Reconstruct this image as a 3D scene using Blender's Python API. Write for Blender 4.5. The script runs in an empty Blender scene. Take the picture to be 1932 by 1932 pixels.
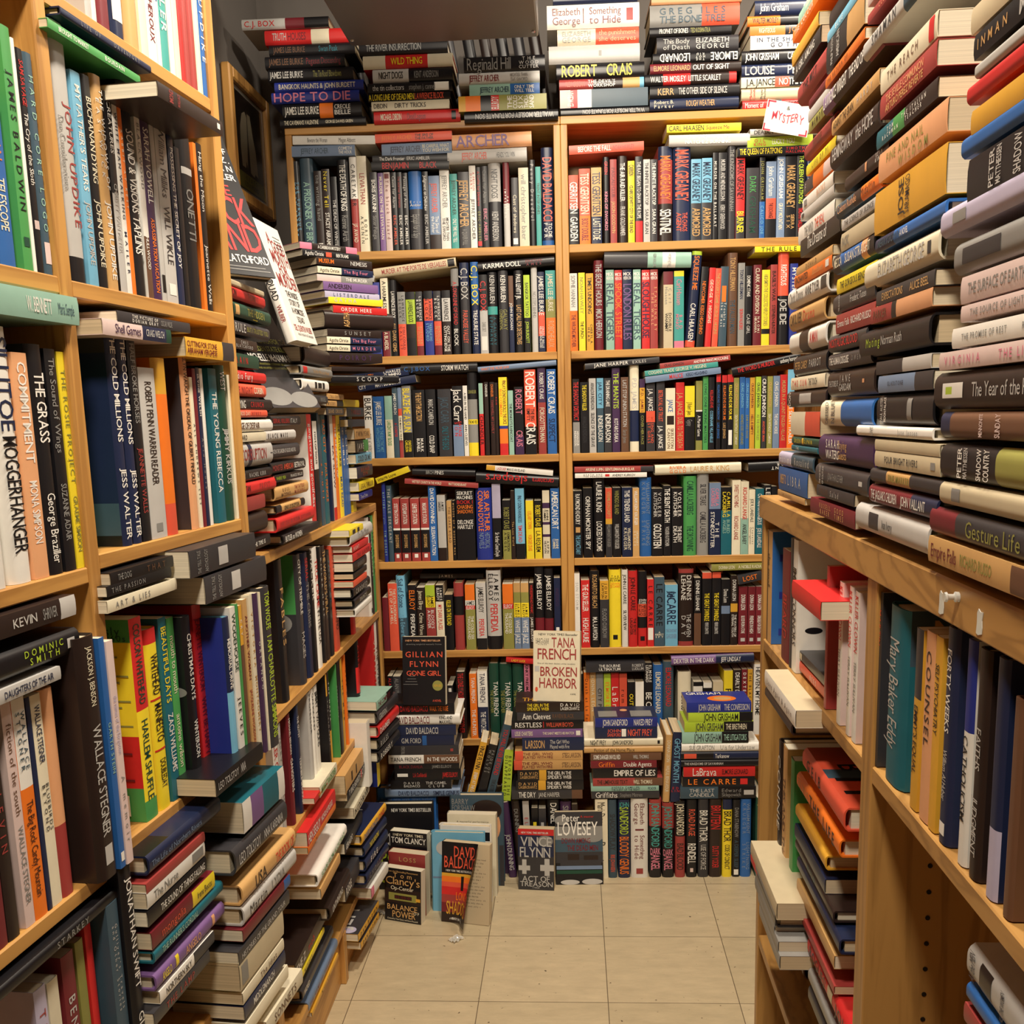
import bpy, math, random, re
from mathutils import Matrix, Vector
random.seed(7)
C = bpy.context.scene.collection
D = bpy.data
R = math.radians
DATA = r'''
#stack|back|100|1|first stack atop the back bookcase|books stacked on the back bookcase
-5963,22322,900,253,2220|hA50M72K|RC.J. BOX@3-38
-5418,21950,900,343,2199|hR54I75R|ATRUTH@9-25;MHOUSES@27-48
-5326,21676,900,264,2203|hK|ZJAMES LEE BURKE@5-42;TSwan Peak@58-80
-5603,21380,900,296,2050|hK|ZJAMES LEE BURKE@5-48;MPegasus Descending@52-95
-5402,21064,900,307,2190|hK|AJAMES LEE BURKE@2-41;oThe Tin Roof Blowdown@53-86
-5155,20814,900,237,2292|hb|IBANGKOK HAUNTS & JOHN BURDETT@5-91
-5278,20543,900,269,2263|hb|PHOPE TO DIE@3-90*85
-5230,20169,900,362,2050|hK47O64K|WJAMES LEE BURKE@3-46;WCREOLE/BELLE@66-86
-5135,19964,900,199,2227|hK|ITHE CAVEMAN'S VALENTINE@5-45;IGEORGE DAWES GREEN@53-85*35
#stack|back|100|1|second stack atop the back bookcase|books stacked on the back bookcase
-2965,21606,900,319,2259|hK|GTHE RIVER INSURRECTION@8-70
-2845,21276,900,320,2293|hI25R72I|YWILD THING@31-66
-2858,20944,900,321,2050|hA45K|KNIGHT DOGS@8-38;GKENT ANDERSON@52-82
-2883,20688,900,254,2169|hK|Athe tin collectors@6-43;Gstephen j. cannell@49-80;_W@79-96*80
-2936,20497,900,186,2114|hK|YA LONG LINE OF DEAD MEN@1-56*85;rLAWRENCE BLOCK@57-92*85
-2973,20275,900,214,1998|pI|UDIBDIN@3-20;UDIRTY TRICKS@30-70
-2703,19960,900,304,2223|hR|IMICHAEL DIBDIN@8-32;MDead Lagoon@39-60;_K@90-95*70
#stack|back|200|1|third stack atop the back bookcase|books stacked on the back bookcase
-515,21065,900,372,2050|hK|GReginald Hill@4-58*75;ATHE/WOOD/CUTTER@68-92*90
-653,20771,900,292,2050|hA|MJEFFREY ARCHER@13-50;GMIGHTIER THAN/THE SWORD@64-85
-659,20513,900,253,1782|mH58B|SJEFFREY ARCHER@15-57;WONLY TIME/WILL TELL@64-92
-490,20146,900,363,2240|my8O25K37R46o|WELLROY@37-46^;WTHE/COLD/SIX/THOU-/SAND@55-86^
-2594,20133,-900,241,2390|hK|AWALTER MOSLEY FORTUNATE SON@5-88
#stack|back|0|1|pale stack atop the centre upright|books stacked on the back bookcase
1833,22632,900,270,2112|hN|
1877,22065,900,564,2319|hW|MElizabeth/George@6-36;_M@39-40*60;MSomething/to Hide@46-80;_J@86-93*50
1862,21677,900,377,2050|hI47r|GELIZABETH/GEORGE@6-41;fthe punishment/she deserves@51-96
1885,21249,900,426,2298|hA|G_@55-58*30
1999,20881,900,356,2225|hK|YROBERT@6-46*75;YCRAIS@57-86*75
1986,20625,900,249,2148|hJ40U75F95C|rALEX GRECIAN@7-30;WTHE DEVIL'S/WORKSHOP@34-66
2086,20185,900,432,2235|mp12R20W36S|WED MCBAIN@8-16^
-135,20178,-900,196,2247|hK|AWALTER MOSLEY FORTUNATE SON@5-75
#stack|back|0|1|stack under the grey-pink thick book|books stacked on the back bookcase
4426,22530,900,199,2249|hf|
4374,22011,900,515,2236|hG58r|SGREG ILES/THE BONE TREE@11-84
4179,21791,900,219,2050|hK|WPROPHET OF BONES@12-47;oTED KOSMATKA@50-74
4359,21403,900,377,2050|hX|AThis Body/of Death@8-40;AELIZABETH/GEORGE@48-88
2212,21396,-900,235,2163|hK|WELMORE@2-33*80;WTHE/HOT/KID@36-54*80;WLEONARD@57-92*80
4428,20916,900,239,2286|hM45U|FELMORE LEONARD@4-44;WOUT OF SIGHT@47-87
4315,20649,900,266,2306|hK20R50U92R|WWALTER MOSLEY  LITTLE SCARLET@6-83
4396,20329,900,310,2264|hK|FKERR@9-27;ATHE OTHER SIDE OF SILENCE@32-86
4380,20052,900,271,2249|hN|IRobert B./Parker@5-27;FROUGH WEATHER@41-73
#stack|back|0|1|top stack behind the mystery sign|books stacked on the back bookcase
6829,22172,900,362,2080|hN|WJohn Grisham@6-40;WCAMINO@58-80
6716,21935,900,237,2147|hO38K|UWALTER MOSLEY@6-36
6722,21717,900,211,2089|pO42K|IRIGHTEOUS@11-30;OJOE IDE@46-80
6730,21380,900,330,2083|pA|NIN THE SHADOW OF/GOTHAM@8-90
6638,21056,900,324,2201|hK|WJOHN GRISHAM@4-42;WCAMINO GHOSTS@52-90
6647,20744,900,306,2206|hN|ILOUISE@4-37*65;IPENNY@52-85*65
6449,20500,900,242,2020|mI42r60K|KJ.A.JANCE@6-42*65;WNOTHING@47-80*65
6662,20204,900,285,2224|hw|RMichael/Connelly@9-16^;KPrayer/Home@21-28^
6669,19960,900,238,2197|hR38S45R|WMoment of@3-24;KLISA SCOTTOLINE@50-85
#stand|back|-40|-1|back bookcase top shelf|books on the top shelf of the back bookcase
-7187,16860,0,222,2306|hK|CTHE TURNOUT / MEGAN ABBOTT@3-97
-6957,16860,0,338,2380|hS|HA PRISONER OF BIRTH@25-97
-6598,16860,0,191,2049|pU|Gthe writing hand@5-60;_W@88-96*60
-6394,16860,0,206,2089|pU|YNever Tell@3-45;WSTACEY ABRAMS@52-92
-6164,16860,0,156,1893|mK|ATHE DEAD OF WINTER@30-95
-5985,16860,0,302,2300|hK|WTHE DEATH OF KINGS@5-55;GRennie Airth@60-88
-5658,16860,0,196,2370|hW44J|KCARETAKER@8-52;IJ.F. AWAD@70-90
-5454,16860,0,241,2376|pI|JLEVIATHAN@18-50;KBORIS/AKUNIN@62-92
-5138,16860,0,191,1975|pX|WBORIS AKUNIN@10-50;GSister Pelagia@55-85
-4924,16860,0,140,1944|pv|IMURDER ON THE LEVIATHAN@5-85
-4771,16860,0,165,1953|pp|MThe black lizard@10-85;_M@2-8*70
-4588,16860,0,140,1947|pK|ACause for Alarm@5-45;rERIC AMBLER@55-93
-4436,16860,0,135,1942|pK|JThe Schirmer Inheritance@5-45;WERIC AMBLER@55-93
-4288,16860,0,135,1922|pK|APassage of Arms@5-45;WERIC AMBLER@55-93
-4131,16860,0,345,1960|hB48X|AEric/Ambler@37-45^;GEpitaph for a Spy@55-85
-3766,16860,0,150,1937|pK|WJudgment on Deltchev@5-50;AERIC AMBLER@55-93
-3603,16860,0,280,1825|mg80U|rJEFFREY ARCHER@10-50;WThe Sins of/the Father@55-78
-3309,16860,0,244,2037|pW|GJEFFREY ARCHER@10-50;XMIGHTIER THAN/THE SWORD@62-90
-3046,16860,0,189,1854|mt|DJEFFREY ARCHER@8-55;WONLY TIME WILL TELL@60-92
-2834,16860,0,279,1892|mX|FJEFFREY ARCHER@10-72*80;GA QUIVER FULL@75-96
-2540,16860,0,169,2039|pW|RA PRISON/DIARY@8-30;KJEFFREY ARCHER@40-90
-2363,16860,0,124,1996|pK|RA Coffin for Dimitrios@5-48;oERIC AMBLER@55-92;_R@92-98*80
-2227,16860,0,169,2014|pK|GCause for Alarm@5-45;PERIC AMBLER@52-92
-2045,16860,0,318,2099|hA46X|KNIGHT DOGS@8-42;AKENT ANDERSON@58-92
-1662,16860,0,159,2149|hM50A|WFALSE/IMPRESSION@10-90
-1451,16860,0,169,1705|mX|ICast of shadows@25-80;_W@88-97*70
-1259,16860,0,253,1941|pI|Gwill christopher baer@8-92
-988,16860,0,158,2125|hK|APenny Dreadful@5-70
-817,16860,0,129,1951|pt|DTRENT INTERVENES@20-60
-666,16860,0,302,2410|hN95B|rDAVID BALDACCI@10-75*75;WTO DIE/FOR@77-92
#tilt|back|50|1|lying on the back bookcase top shelf row|books lying across the top shelf row
-4928,19490,883,210,2148|pW|XBeware the Woman@18-42;XMegan Abbott@56-76
-5466,19238,894,258,1650|mg|SJEFFREY ARCHER@14-58;WCOMETH/THE HOUR@74-95
-2938,19535,906,209,1989|pr|OJEFFREY ARCHER@8-48;KTHE SINS OF/THE FATHER@52-76
-2950,19209,905,280,1818|mg|NJEFFREY ARCHER@12-56;IBE CAREFUL WHAT/YOU WISH FOR@58-96
-3032,19011,892,169,1994|pK|WThe Dark Frontier@9-42;AERIC AMBLER@45-75
-3039,18824,893,211,2022|pK|RBENJAMIN@14-48*70;RBLACK@62-84*70
-893,19313,908,362,2050|hf|vARCHER@5-72*75
-1025,18954,905,336,2050|hA|rJEFFREY ARCHER@18-50;KHEADS YOU WIN@62-85
#stand|back|-40|1|back bookcase top shelf|books on the top shelf of the back bookcase
39,16860,0,245,1713|mr48K|WGERRITSEN@10-55*75;WGARDEN@60-95*75
307,16860,0,280,1860|mr62O|ITESS GERRITSEN@6-60*75;MBODY DOUBLE@66-95*75
620,16860,0,264,1879|mF64N|NTESS GERRITSEN@6-62*75;ILAST TO DIE@67-95*75
928,16860,0,150,2125|hK|RGREEN@5-20;PKING OF SWORDS@40-85
1108,16860,0,169,2062|pJ|MPASCALI CLUB@10-45;FJASON GOODWIN@50-88
1308,16860,0,236,2136|hU|WTHE AIR RAID KILLER@8-52;AFRANK GOLDAMMER@58-92
1567,16860,0,169,2008|pY|UCARRION/@5-18;KCLAIRE DEWITT CITY OF THE DEAD@30-88
1759,16860,0,185,2109|pK75R|WTHE RAT BEGAN TO GNAW THE ROPE@6-72
1966,16860,0,169,2032|pA|KTHE INFINITE BLACKTOP@4-55;XSARA GRAN@60-90
2150,16860,0,173,2025|pX|WTHE INFINITE BLACKTOP@4-55;WSARA GRAN@60-90
2349,16860,0,361,2331|hN14J60U|OMARK GREANEY@10-56*70;WSENTINEL@66-93*75
2731,16860,0,442,2323|hN|rMARK GREANEY@4-58*75;rTHE CHAOS/AGENT@70-90*70
3192,16860,0,254,1994|mC54X|NMARK GREANEY@5-52*75;FARMORED@60-95*75
3466,16860,0,258,2010|mC54X|NMARK GREANEY@5-52*75;FARMORED@60-95*75
3748,16860,0,125,2133|pK|WMURDER ON THE BALLARAT@10-85
3894,16860,0,215,2126|pK|AMURDER AND MENDELSSOHN@8-55;AKERRY GREENWOOD@60-88
4132,16860,0,195,2307|hX|GTHE KINGDOMS OF SAVANNAH@5-70
4342,16860,0,222,1991|mR72X|KMARK GREANEY@3-52*75;YBURNER@66-93*75
4607,16860,0,319,1731|mX|EDARK@12-35;DGRISHAM@40-92
4943,16860,0,136,1990|pK55B|oJOHN GRISHAM@5-52;CCALICO JOE@60-95
5109,16860,0,253,1870|mg48r75K|WJohn Grisham@6-45;KTHE EXCHANGE@54-74
5385,16860,0,206,2010|pg|WJOHN GRISHAM@4-52;IGRAY MOUNTAIN@58-90
5606,16860,0,268,1994|mK|FMARK GREANEY@12-64*75;FSIERRA/SIX@72-90*80
5889,16860,0,213,2047|pK|LTHE QUEEN OF PATPONG@3-60;RTIMOTHY HALLINAN@65-95
6126,16860,0,174,2021|hN|WTHE SNAKE@5-60
#tilt|back|50|1|lying across the back top shelf row|books lying across the top shelf row
1975,19103,915,215,1913|pr|WBEFORE THE FALL@12-56*60;JNOAH HAWLEY@59-87
4438,19486,897,184,1884|mY|KCARL HIAASEN@3-50*65;MSqueeze Me@53-84
4662,19141,893,280,2050|hA|WGREG ILES/NATCHEZ BURNING@20-76
6711,19320,897,176,2050|hA|KDEADLY@5-30
6249,19080,912,243,1650|mL|ROIL/KING@10-28;WLUCKY YOU@38-72
6327,18867,904,214,1978|pK|YTHE QUEEN OF PATPONG@3-57*65;RTIMOTHY/HALLINAN@62-90
#stand|back|-40|-1|back bookcase second shelf|books on the second shelf of the back bookcase
-5966,14150,0,174,1864|mg50W52K88N|WMURDER IN THE/BASTILLE@5-45;WCARA BLACK@60-80
-5777,14150,0,251,1857|mB50W52K88N|WMURDER IN THE/RUE DE PARADIS@5-45;WCARA BLACK@60-80
-5509,14150,0,206,1850|mg50W52K88N|WMURDER BELOW/MONTPARNASSE@8-45;WCARA BLACK@60-80
-5288,14150,0,270,1919|mb47W48K90b|WMURDER IN/PARIS@8-40;WCARA BLACK@55-75
-4988,14150,0,192,2027|pI53M|KA HARMLESS LIE@4-50;ISARA BLAEDEL@60-92
-4760,14150,0,183,1965|hK|WLAWRENCE BLOCK@15-50;FALL DARK GEMS@56-94
-4552,14150,0,205,1656|mG50r|KLAWRENCE/BLOCK@6-46;MYOU COULD/CALL IT@54-90
-4331,14150,0,240,1649|mK12L50U72K|KLAWRENCE BLOCK@14-48
-4071,14150,0,176,1651|mX47r85M|WLAWRENCE/BLOCK@8-45*80;FBURGLAR/IN CLOSET@55-82
-3850,14150,0,230,1659|mK12r46b|KLAWRENCE/BLOCK@12-45*80;CTHE BURGLAR WHO/STUDIED@50-78
-3594,14150,0,192,1652|mX47r85M|WLAWRENCE/BLOCK@8-45*80;FBURGLAR/IN CLOSET@55-82
-3373,14150,0,223,1660|mK12A48U|KLAWRENCE@14-46;WOUT ON THE/CUTTING EDGE@55-95
-3114,14150,0,201,2204|hG20K|RA LONG LINE OF DEAD@15-65;WBLOCK@70-90
-2881,14150,0,249,2348|hN25X|AC.J. BOX@6-40*70;rPARADISE VALLEY@52-88
-2590,14150,0,207,2355|hB45N|YC.J. BOX@4-47*75;WTREASURE STATE@52-90
-2367,14150,0,204,2027|pK45A|RC.J. BOX@8-46*70;GDARK SKY@60-72;_W@78-96*70
-2150,14150,0,251,2081|hK42t52K|AKEN BRUEN@4-38;TA GALWAY/EPIPHANY@55-90
-1863,14150,0,254,2118|hX|WKEN BRUEN@6-38;oGALWAY@47-72*40;oCONFIDENTIAL@47-72@0
-1592,14150,0,124,1974|pZ40N|WJOHN BUCHAN@35-70
-1451,14150,0,238,2105|hK|WPAUL LEVITT JR.@5-35;FLAST CALL FOR DETECTIVES@42-90
-1193,14150,0,159,1982|pL55K|KBANGKOK TATTOO@10-53;LJOHN BURDETT@60-88
-993,14150,0,158,2213|hA|GNO STEPS BEHIND@30-60
-820,14150,0,171,2049|pN50r80N|WJAMES LEE BURKE@5-54*70;WCREOLE BELLE/KILLED IN BLOOD@68-95
-614,14150,0,253,2078|pt35o58O|IJAMES LEE BURKE@4-50;fROBICHEAUX@62-95*60
#tilt|back|50|1|lying across the back second shelf row|books lying across the second shelf row
-5145,16073,730,159,736|mH55A|KCORBETT@4-48*65;_K@60-72*55
-2937,16391,958,238,2198|hw|JMURDER AT THE PORTE DE VERSAILLES@10-88*50;_K@90-98*80
-363,16357,930,219,2016|hK|WKARMA DOLL@7-56*55;MJONATHAN/AMES@62-84
#stand|back|-40|1|back bookcase second shelf|books on the second shelf of the back bookcase
6,14150,0,211,1984|pW48O|GSOPHIE HANNAH@3-43;MTHE WRONG MOTHER@53-95
251,14150,0,168,1993|pY|oNOAH HAWLEY@6-52;KTHE PUNCH@62-84
449,14150,0,191,1970|py|KTIME'S UNDOING@5-52;UCHERYL A./HEAD@66-92
666,14150,0,231,2290|hM|ATHE SECRET HOURS@4-50*65;AMICK HERRON@54-86*65
968,14150,0,214,2042|pH|WMICK/HERRON@3-13^;SREAL TIGERS@17-88*85
1198,14150,0,197,2029|pR|WMICK/HERRON@3-13^;OSPOOK STREET@16-86*80
1412,14150,0,237,2037|pN|WMICK/HERRON@3-13^;vLONDON RULES@18-88*85
1686,14150,0,194,2029|pH|WMICK/HERRON@3-13^;SREAL TIGERS@17-88*85
1913,14150,0,204,2012|pR|WMICK/HERRON@3-13^;NSLOUGH HOUSE@15-86*85
2132,14150,0,197,2015|pJ|WMICK/HERRON@3-13^;fSTANDING BY/THE WALL@15-84*80
2479,14150,0,249,1952|mM17w|GCarl/Hiaasen@20-42;KDOUBLE/WHAMMY@54-78
2758,14150,0,255,1959|pY7t91P|PCarl Hiaasen@11-44;PBAD/MONKEY@56-76
3041,14170,-46,254,2437|hL4N93r|OSQUEEZE ME@5-40;WCARL HIAASEN@54-94
3336,14163,-41,176,2041|pK|ONEWCOMER@18-46;OKEIGO HIGASHINO@48-84
3562,14159,-36,150,2011|pR|IGEORGE V. HIGGINS@15-70
3741,14158,-30,150,1989|pr|FTHE DIGGER'S GAME GEORGE V. HIGGINS@6-84
3914,14156,-18,202,2030|pS|WTrouble in/the West@45-75;_O@24-44*55
4155,14150,0,251,2367|hZ|FTONY HILLERMAN@5-40;STHE FALLEN MAN@50-86
4427,14150,0,169,2107|pG|NTONY HILLERMAN@8-43;RSKINWALKERS@55-80
4615,14150,0,163,2022|pK|WDOMENIC STANS@12-38;ACASE GIRL@60-85
4824,14150,0,202,2046|pM|ICLARK AND DIVISION@4-60;INAOMI/HIRAHARA@64-84
5045,14150,0,202,1913|pY78K85Y|oHIGHSMITH THE COLLECTED RIPLEY STORIES@6-74
5266,14150,0,172,2039|pJ|UBASIL'S WAR@8-45;USTEPHEN HUNTER@50-86
5461,14150,0,279,2355|hr47K|WRIGHTEOUS@14-36;AJOE IDE@50-78*60
5771,14150,0,195,2048|pb|WMYSTERY@5-40
#tilt|back|50|1|lying across the back second shelf row|books lying across the second shelf row
3186,16176,882,387,2262|hX50H67W82H|GMATTHEW ARDEN@52-64^;GThe Life and Love@70-79^
6476,16487,897,140,1650|mY|KTHE RULE@10-65*75;_K@72-86*50
#stand|back|-40|-1|back bookcase third shelf|books on the third shelf of the back bookcase
-5592,11450,0,216,1684|mW|KBURKE@4-38*80;GCADILLAC JUKEBOX@60-92
-5340,11450,0,287,1654|mB|WJAMES LEE BURKE@8-46;CIN THE ELECTRIC MIST/WITH CONFEDERATE@50-90
-5028,11450,0,202,1662|mH38I|ELARCENY IN MY BLOOD@40-80
-4813,11450,0,137,1881|mS|WJAMES CHURCH@8-38;RA CORPSE@50-70
-4664,11450,0,98,1877|mg30r40I75J|KTHE MAN OF PEKING@42-78
-4548,11450,0,238,1920|pG65K|YBLAZE ME A SUN@4-64*75;YCHRISTOFFER/CARLSSON@76-92
-4264,11450,0,325,1799|mK|FTHE RHYTHM SECTION@4-46*65;WMARK/BURNELL@72-92*60
-3910,11450,0,263,1806|mK|AMARC CAMERON@15-52;WCOLD SNAP@68-94
-3580,11450,0,351,1802|mX|SJACK CARR@12-50*60;TONLY THE DEAD@55-90
-3188,11450,0,273,1872|mK55g|WJack Carr@4-50*75;RSAVAGE/SON@50-72
-2898,11450,0,117,1876|mW|KA BIRD IN THE HAND@10-48;KANN CLEEVES@55-85
-2770,11450,0,253,2219|hK32G56Y62G84Y|oCHANDLER@20-26^;KTHE MOVIES@57-61^
-2467,11450,0,110,1927|pH42R|KCHANDLER@45-85*80
-2322,11450,0,110,1955|pU|WCHANDLER@3-20
-2171,11450,0,123,1951|pU|OCHANDLER@3-20;JFAREWELL MY LOVELY@25-70
-2036,11450,0,74,1932|pU|RRAIN@20-30
-1928,11450,0,220,2069|pY62b66O85R|MFINLAY DONOVAN ROLLS THE DICE@4-60;OELLE COSIMANO@15-50@0
-1682,11450,0,132,1715|mH|XTHE MONKEY'S RAINCOAT@20-80
-1515,11450,0,236,1804|mK72V|PROBERT@4-40*70;PCRAIS@64-88*70
-1236,11450,0,300,2254|pr67K|WROBERT@3-44*80;UTHE BIG/EMPTY@46-60;WCRAIS@62-88*80
-879,11450,0,206,2292|pV40J|WROBERT CRAIS@6-36;IFORGOTTEN MAN@46-86*60
-637,11450,0,245,2244|pB|WROBERT CRAIS@3-52*70;NSUSPECT@58-86*65
#tilt|back|50|1|lying across the back third shelf row|books lying across the third shelf row
-4315,13649,969,228,1778|mN|OMOROCCAN GIRL@3-48;WCHARLES/CUMMING@62-88
-4122,13454,979,197,1592|mN|WCITY@2-14;WMATT BONDURANT@30-74*60
-2476,13686,904,239,2050|hK|BC.J.BOX@4-38*45;WSTORM WATCH@53-88*55
-364,13785,934,140,2099|hg|OWHAT THE VICAR SAW@4-40
#stand|back|-40|1|back bookcase third shelf|books on the third shelf of the back bookcase
53,11450,0,178,1967|pK58G|RTHE SHADOW DISTRICT@4-56*70;WARNALDUR/INDRIDASON@70-90
258,11450,0,218,1879|mK|YTHE SHADOW KILLER@4-40;XARNALDUR INDRIDASON@48-85
493,11450,0,181,1972|pA|XARNALDUR INDRIDASON@6-42;XSILENCE OF THE GRAVE@46-92
701,11450,0,174,1972|pC40S|NJAR CITY@5-36;WINDRIDASON@50-85*70
898,11450,0,191,1967|pX|WTHE DRAINING LAKE@3-38;WINDRIDASON@48-86*70
1109,11450,0,204,2234|pV|LTHE MANTIS@6-48*65;WKOTARO ISAKA@60-88
1344,11450,0,201,1980|pZ|ALAST STOP UNION STATION@4-66;GSarah James@70-88
1585,11450,0,237,2285|hI52N88I|AP.D. JAMES@15-50
1843,11450,0,137,1918|pV12y46K|MP.D. JAMES@14-45;oCOVER HER FACE@50-90
2016,11450,0,234,1846|mX42r58X|WJ.A. JANCE@10-42;rMISSING AND/LOST GIRLS@50-88
2291,11450,0,217,1871|mX|rBETRAYAL OF TRUST@14-58;WJ.A. JANCE@64-96
2538,11450,0,250,1659|mI|BJANCE@18-38;_U@44-58*75;ZSKELETON/CANYON@64-96
2812,11450,0,217,1801|mR|FJ.A. JANCE@15-48*60;FDUEL TO THE DEATH@51-96*60
3049,11450,0,256,1701|mY48K|UJ. Robert Janes@25-45;GGypsy@52-62
3343,11450,0,166,1826|mo42W44K86o|WA Murder Game@50-80
3529,11450,0,136,1936|pE|DLONG GONE PICKING MASTERS@10-90
3684,11450,0,146,1915|pK|RKILLING EVE@18-42;CCODENAME VILLANELLE@46-90
3880,11450,0,116,1982|pR10K|BKILLING EVE NO TOMORROW@14-60;BLUKE JENNINGS@64-85
4032,11450,0,133,1955|pR10K|OKILLING EVE DIE FOR ME@14-60;FLUKE JENNINGS@64-85
4180,11450,0,153,1967|pR10K|YKILLING EVE DIE FOR ME@14-60;_W@74-94*60
4345,11450,0,136,1880|mo|FCRAIG JOHNSON@8-42;IDEATH WITHOUT COMPANY@52-94
4503,11450,0,136,1892|mB|CCRAIG JOHNSON@8-42;oKINDNESS GOES UNPUNISHED@52-94
4651,11450,0,106,1872|mB|CCRAIG JOHNSON@8-42;oJUNKYARD DOGS@52-85
4772,11450,0,126,1875|my|MCRAIG JOHNSON@8-42;MHELL IS EMPTY@52-80
4924,11450,0,136,1890|mL|XCRAIG JOHNSON@8-42;oAS THE CROW FLIES@52-88
5085,11450,0,116,1909|mX|WCRAIG JOHNSON@4-56*80;rANOTHER MAN@62-90
5233,11450,0,136,1895|mo|FCRAIG JOHNSON@8-42;IDEATH WITHOUT COMPANY@52-94
5387,11450,0,169,1900|mg|WCRAIG JOHNSON@8-42;WTHE DARK HORSE@52-80
5569,11450,0,178,1927|pR|FMURDER IN A QUAINT ENGLISH VILLAGE@8-90
5763,11450,0,178,2053|pC45O|WTHE SILENT TRAILER@40-95
#tilt|back|50|1|lying across the back third shelf row|books lying across the third shelf row
2366,13785,936,140,1974|pX|WJANE HARPER@12-58*60;AEXILES@64-82*50
4229,13789,954,137,1856|mJ|XCRAIG JOHNSON@6-34;WANOTHER MAN'S MOCCASINS@48-97
3910,13629,958,137,1939|pt|ICOGANS TRADE@5-40*60;IGEORGE V. HIGGINS@42-84*60
3985,13454,958,164,1998|pg|RMALICE@32-50*65;NKEIGO HIGASHINO@54-82
6088,13713,1007,217,1826|hK|RTHE WORD IS MURDER@8-62;Wanthony horowitz@70-98
#stand|back|-40|-1|back bookcase fourth shelf|books on the fourth shelf of the back bookcase
-5228,8590,0,102,2191|hb|HRIPTIDE@12-32;gultra-glide@33-52;HTIM DORSEY@60-92
-5106,8590,0,142,2111|hS|ATHE PALE SERGEANT@4-75
-4945,8590,0,186,1753|mJ47W50K86J|WSTETTIN STATION@8-40;FDAVID DOWNING@57-78;_W@88-94*40
-4726,8590,0,232,1747|mJ47W50K86J|WPOTSDAM STATION@8-40;FDAVID DOWNING@57-78;_W@88-94*40
-4456,8590,0,241,1740|mJ47W50K86J|WLEHRTER STATION@8-40;FDAVID DOWNING@57-78;_W@88-94*40
-4180,8590,0,225,1749|mJ47W50K86J|WMASARYK STATION@8-40;FDAVID DOWNING@57-78;_W@88-94*40
-3945,8590,0,204,2091|pB|WDAVID DOWNING@4-50;WSILESIAN STATION@54-92
-3713,8590,0,222,1815|mA80U|KA MOST/DANGEROUS@10-24
-3450,8590,0,129,1656|mF|ZTHE DARK ROAD@10-70
-3309,8590,0,86,1653|mK|FMURDER OF A MODEST MAN@4-90
-3200,8590,0,511,1953|pK|WSEKRET/MACHINES@2-14^;RBOOK 1@15-20^;OCHASING/SHADOWS@21-34^;WDELONGE/HARTLEY@42-56^
-2647,8590,0,433,1987|hb|OSIR ARTHUR/CONAN DOYLE@4-60*85;gHISTORICAL/NOVELS@62-84
-2195,8590,0,230,2091|pQ45K|WSir Arthur Conan Doyle@64-96
-1924,8590,0,221,1634|mK50o|oROBERT CRAIS@12-48*65;KDEMOLITION/ANGEL@54-86
-1690,8590,0,104,1891|mU|FThe Lost World@45-80
-1566,8590,0,245,1947|pC78K|NFINLAY DONOVAN KNOCKS@10-48*40;R'EM DEAD@52-76*40
-1280,8590,0,205,1610|mY|OLULLABY TOWN@18-48;OVORGUE CRAIS@58-86
-1047,8590,0,193,1604|mK46Y|YROBERT CRAIS@8-44*70;KL.A. REQUIEM@52-88*60
-820,8590,0,190,1875|mI18V26I46V50I64V68I|KJEANINE/CUMMINS@28-44;KA RIP IN/HEAVEN@74-92
-597,8590,0,235,1930|pB|WAMERICAN DIRT@4-58*70;IJEANINE/CUMMINS@72-86
#tilt|back|50|1|lying across the back fourth shelf row|books lying across the fourth shelf row
-4405,11074,1090,161,962|mY|KWild Mr Layne@5-60
-2630,10890,872,177,1720|hK|GBIRCH@22-34;APINES@36-50*55
-2563,10577,850,134,2012|pJ|IWETTEST COUNTY IN THE WORLD@10-50;IMATT BONDURANT@60-84
-2598,11013,-945,280,2252|hK|Rsleepers@38-88*85;Rcarcaterra@6-32
-521,10862,834,133,1815|my13W|RLAZE DEEP@16-30;KMAN IS AN ISLAND@31-58
#stand|back|-40|1|back bookcase fourth shelf|books on the fourth shelf of the back bookcase
20,8590,0,244,1844|mK|WRAYMOND KHOURY@5-50;_F@54-62*50;CTHE SANCTUARY@66-95
296,8590,0,247,1915|pK|WORPHAN MONSTER SPY@12-88
578,8590,0,293,2157|hK|WLAURIE R. KING@4-42;WLOCKED ROOMS@54-92
901,8590,0,174,1901|pr44y52X|FVERMILION DRIFT@5-42;GWILLIAM KENT KRUEGER@52-85
1097,8590,0,221,1905|pK|oWINDIGO ISLAND@4-38;AWILLIAM KENT KRUEGER@52-88
1350,8590,0,274,1905|pN|WTHIS TENDER LAND@4-50;IWILLIAM KENT/KRUEGER@58-90
1641,8590,0,174,1883|mF|WWILLIAM KENT KRUEGER@4-54;IORDINARY/GRACE@62-84
1836,8590,0,311,2157|hB|gWILLIAM KENT/KRUEGER@6-46;gLIGHTNING/STRIKE@54-86
2161,8590,0,298,1854|mK|AVOLKER/KUTSCHER@6-42*75;WGOLDSTEIN@52-88*70
2479,8590,0,195,1925|pK|WTHE SILENT DEATH@4-52*70;AVOLKER KUTSCHER@58-86
2700,8590,0,304,1856|mK|WVOLKER/KUTSCHER@6-42*75;WTHE SILENT/DEATH@56-80*80
3024,8590,0,344,2168|hE|DCAMILLA LACKBERG@6-48;DTHE DROWNING@62-94
3391,8590,0,309,2212|hG|XSILVER TEARS@12-38;XCAMILLA LACKBERG@46-84
3715,8590,0,306,1972|mg36N|PCAMILLA/LACKBERG@8-32;WTHE/STONECUTTER@40-90*80
4038,8590,0,278,1846|mK34T|YCAMILLA/LACKBERG@7-44*80;HBURIED/ANGELS@48-68
4332,8590,0,225,2026|pI|JSWEET NOTHING@6-36;JRICHARD LANGE@48-80
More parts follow.
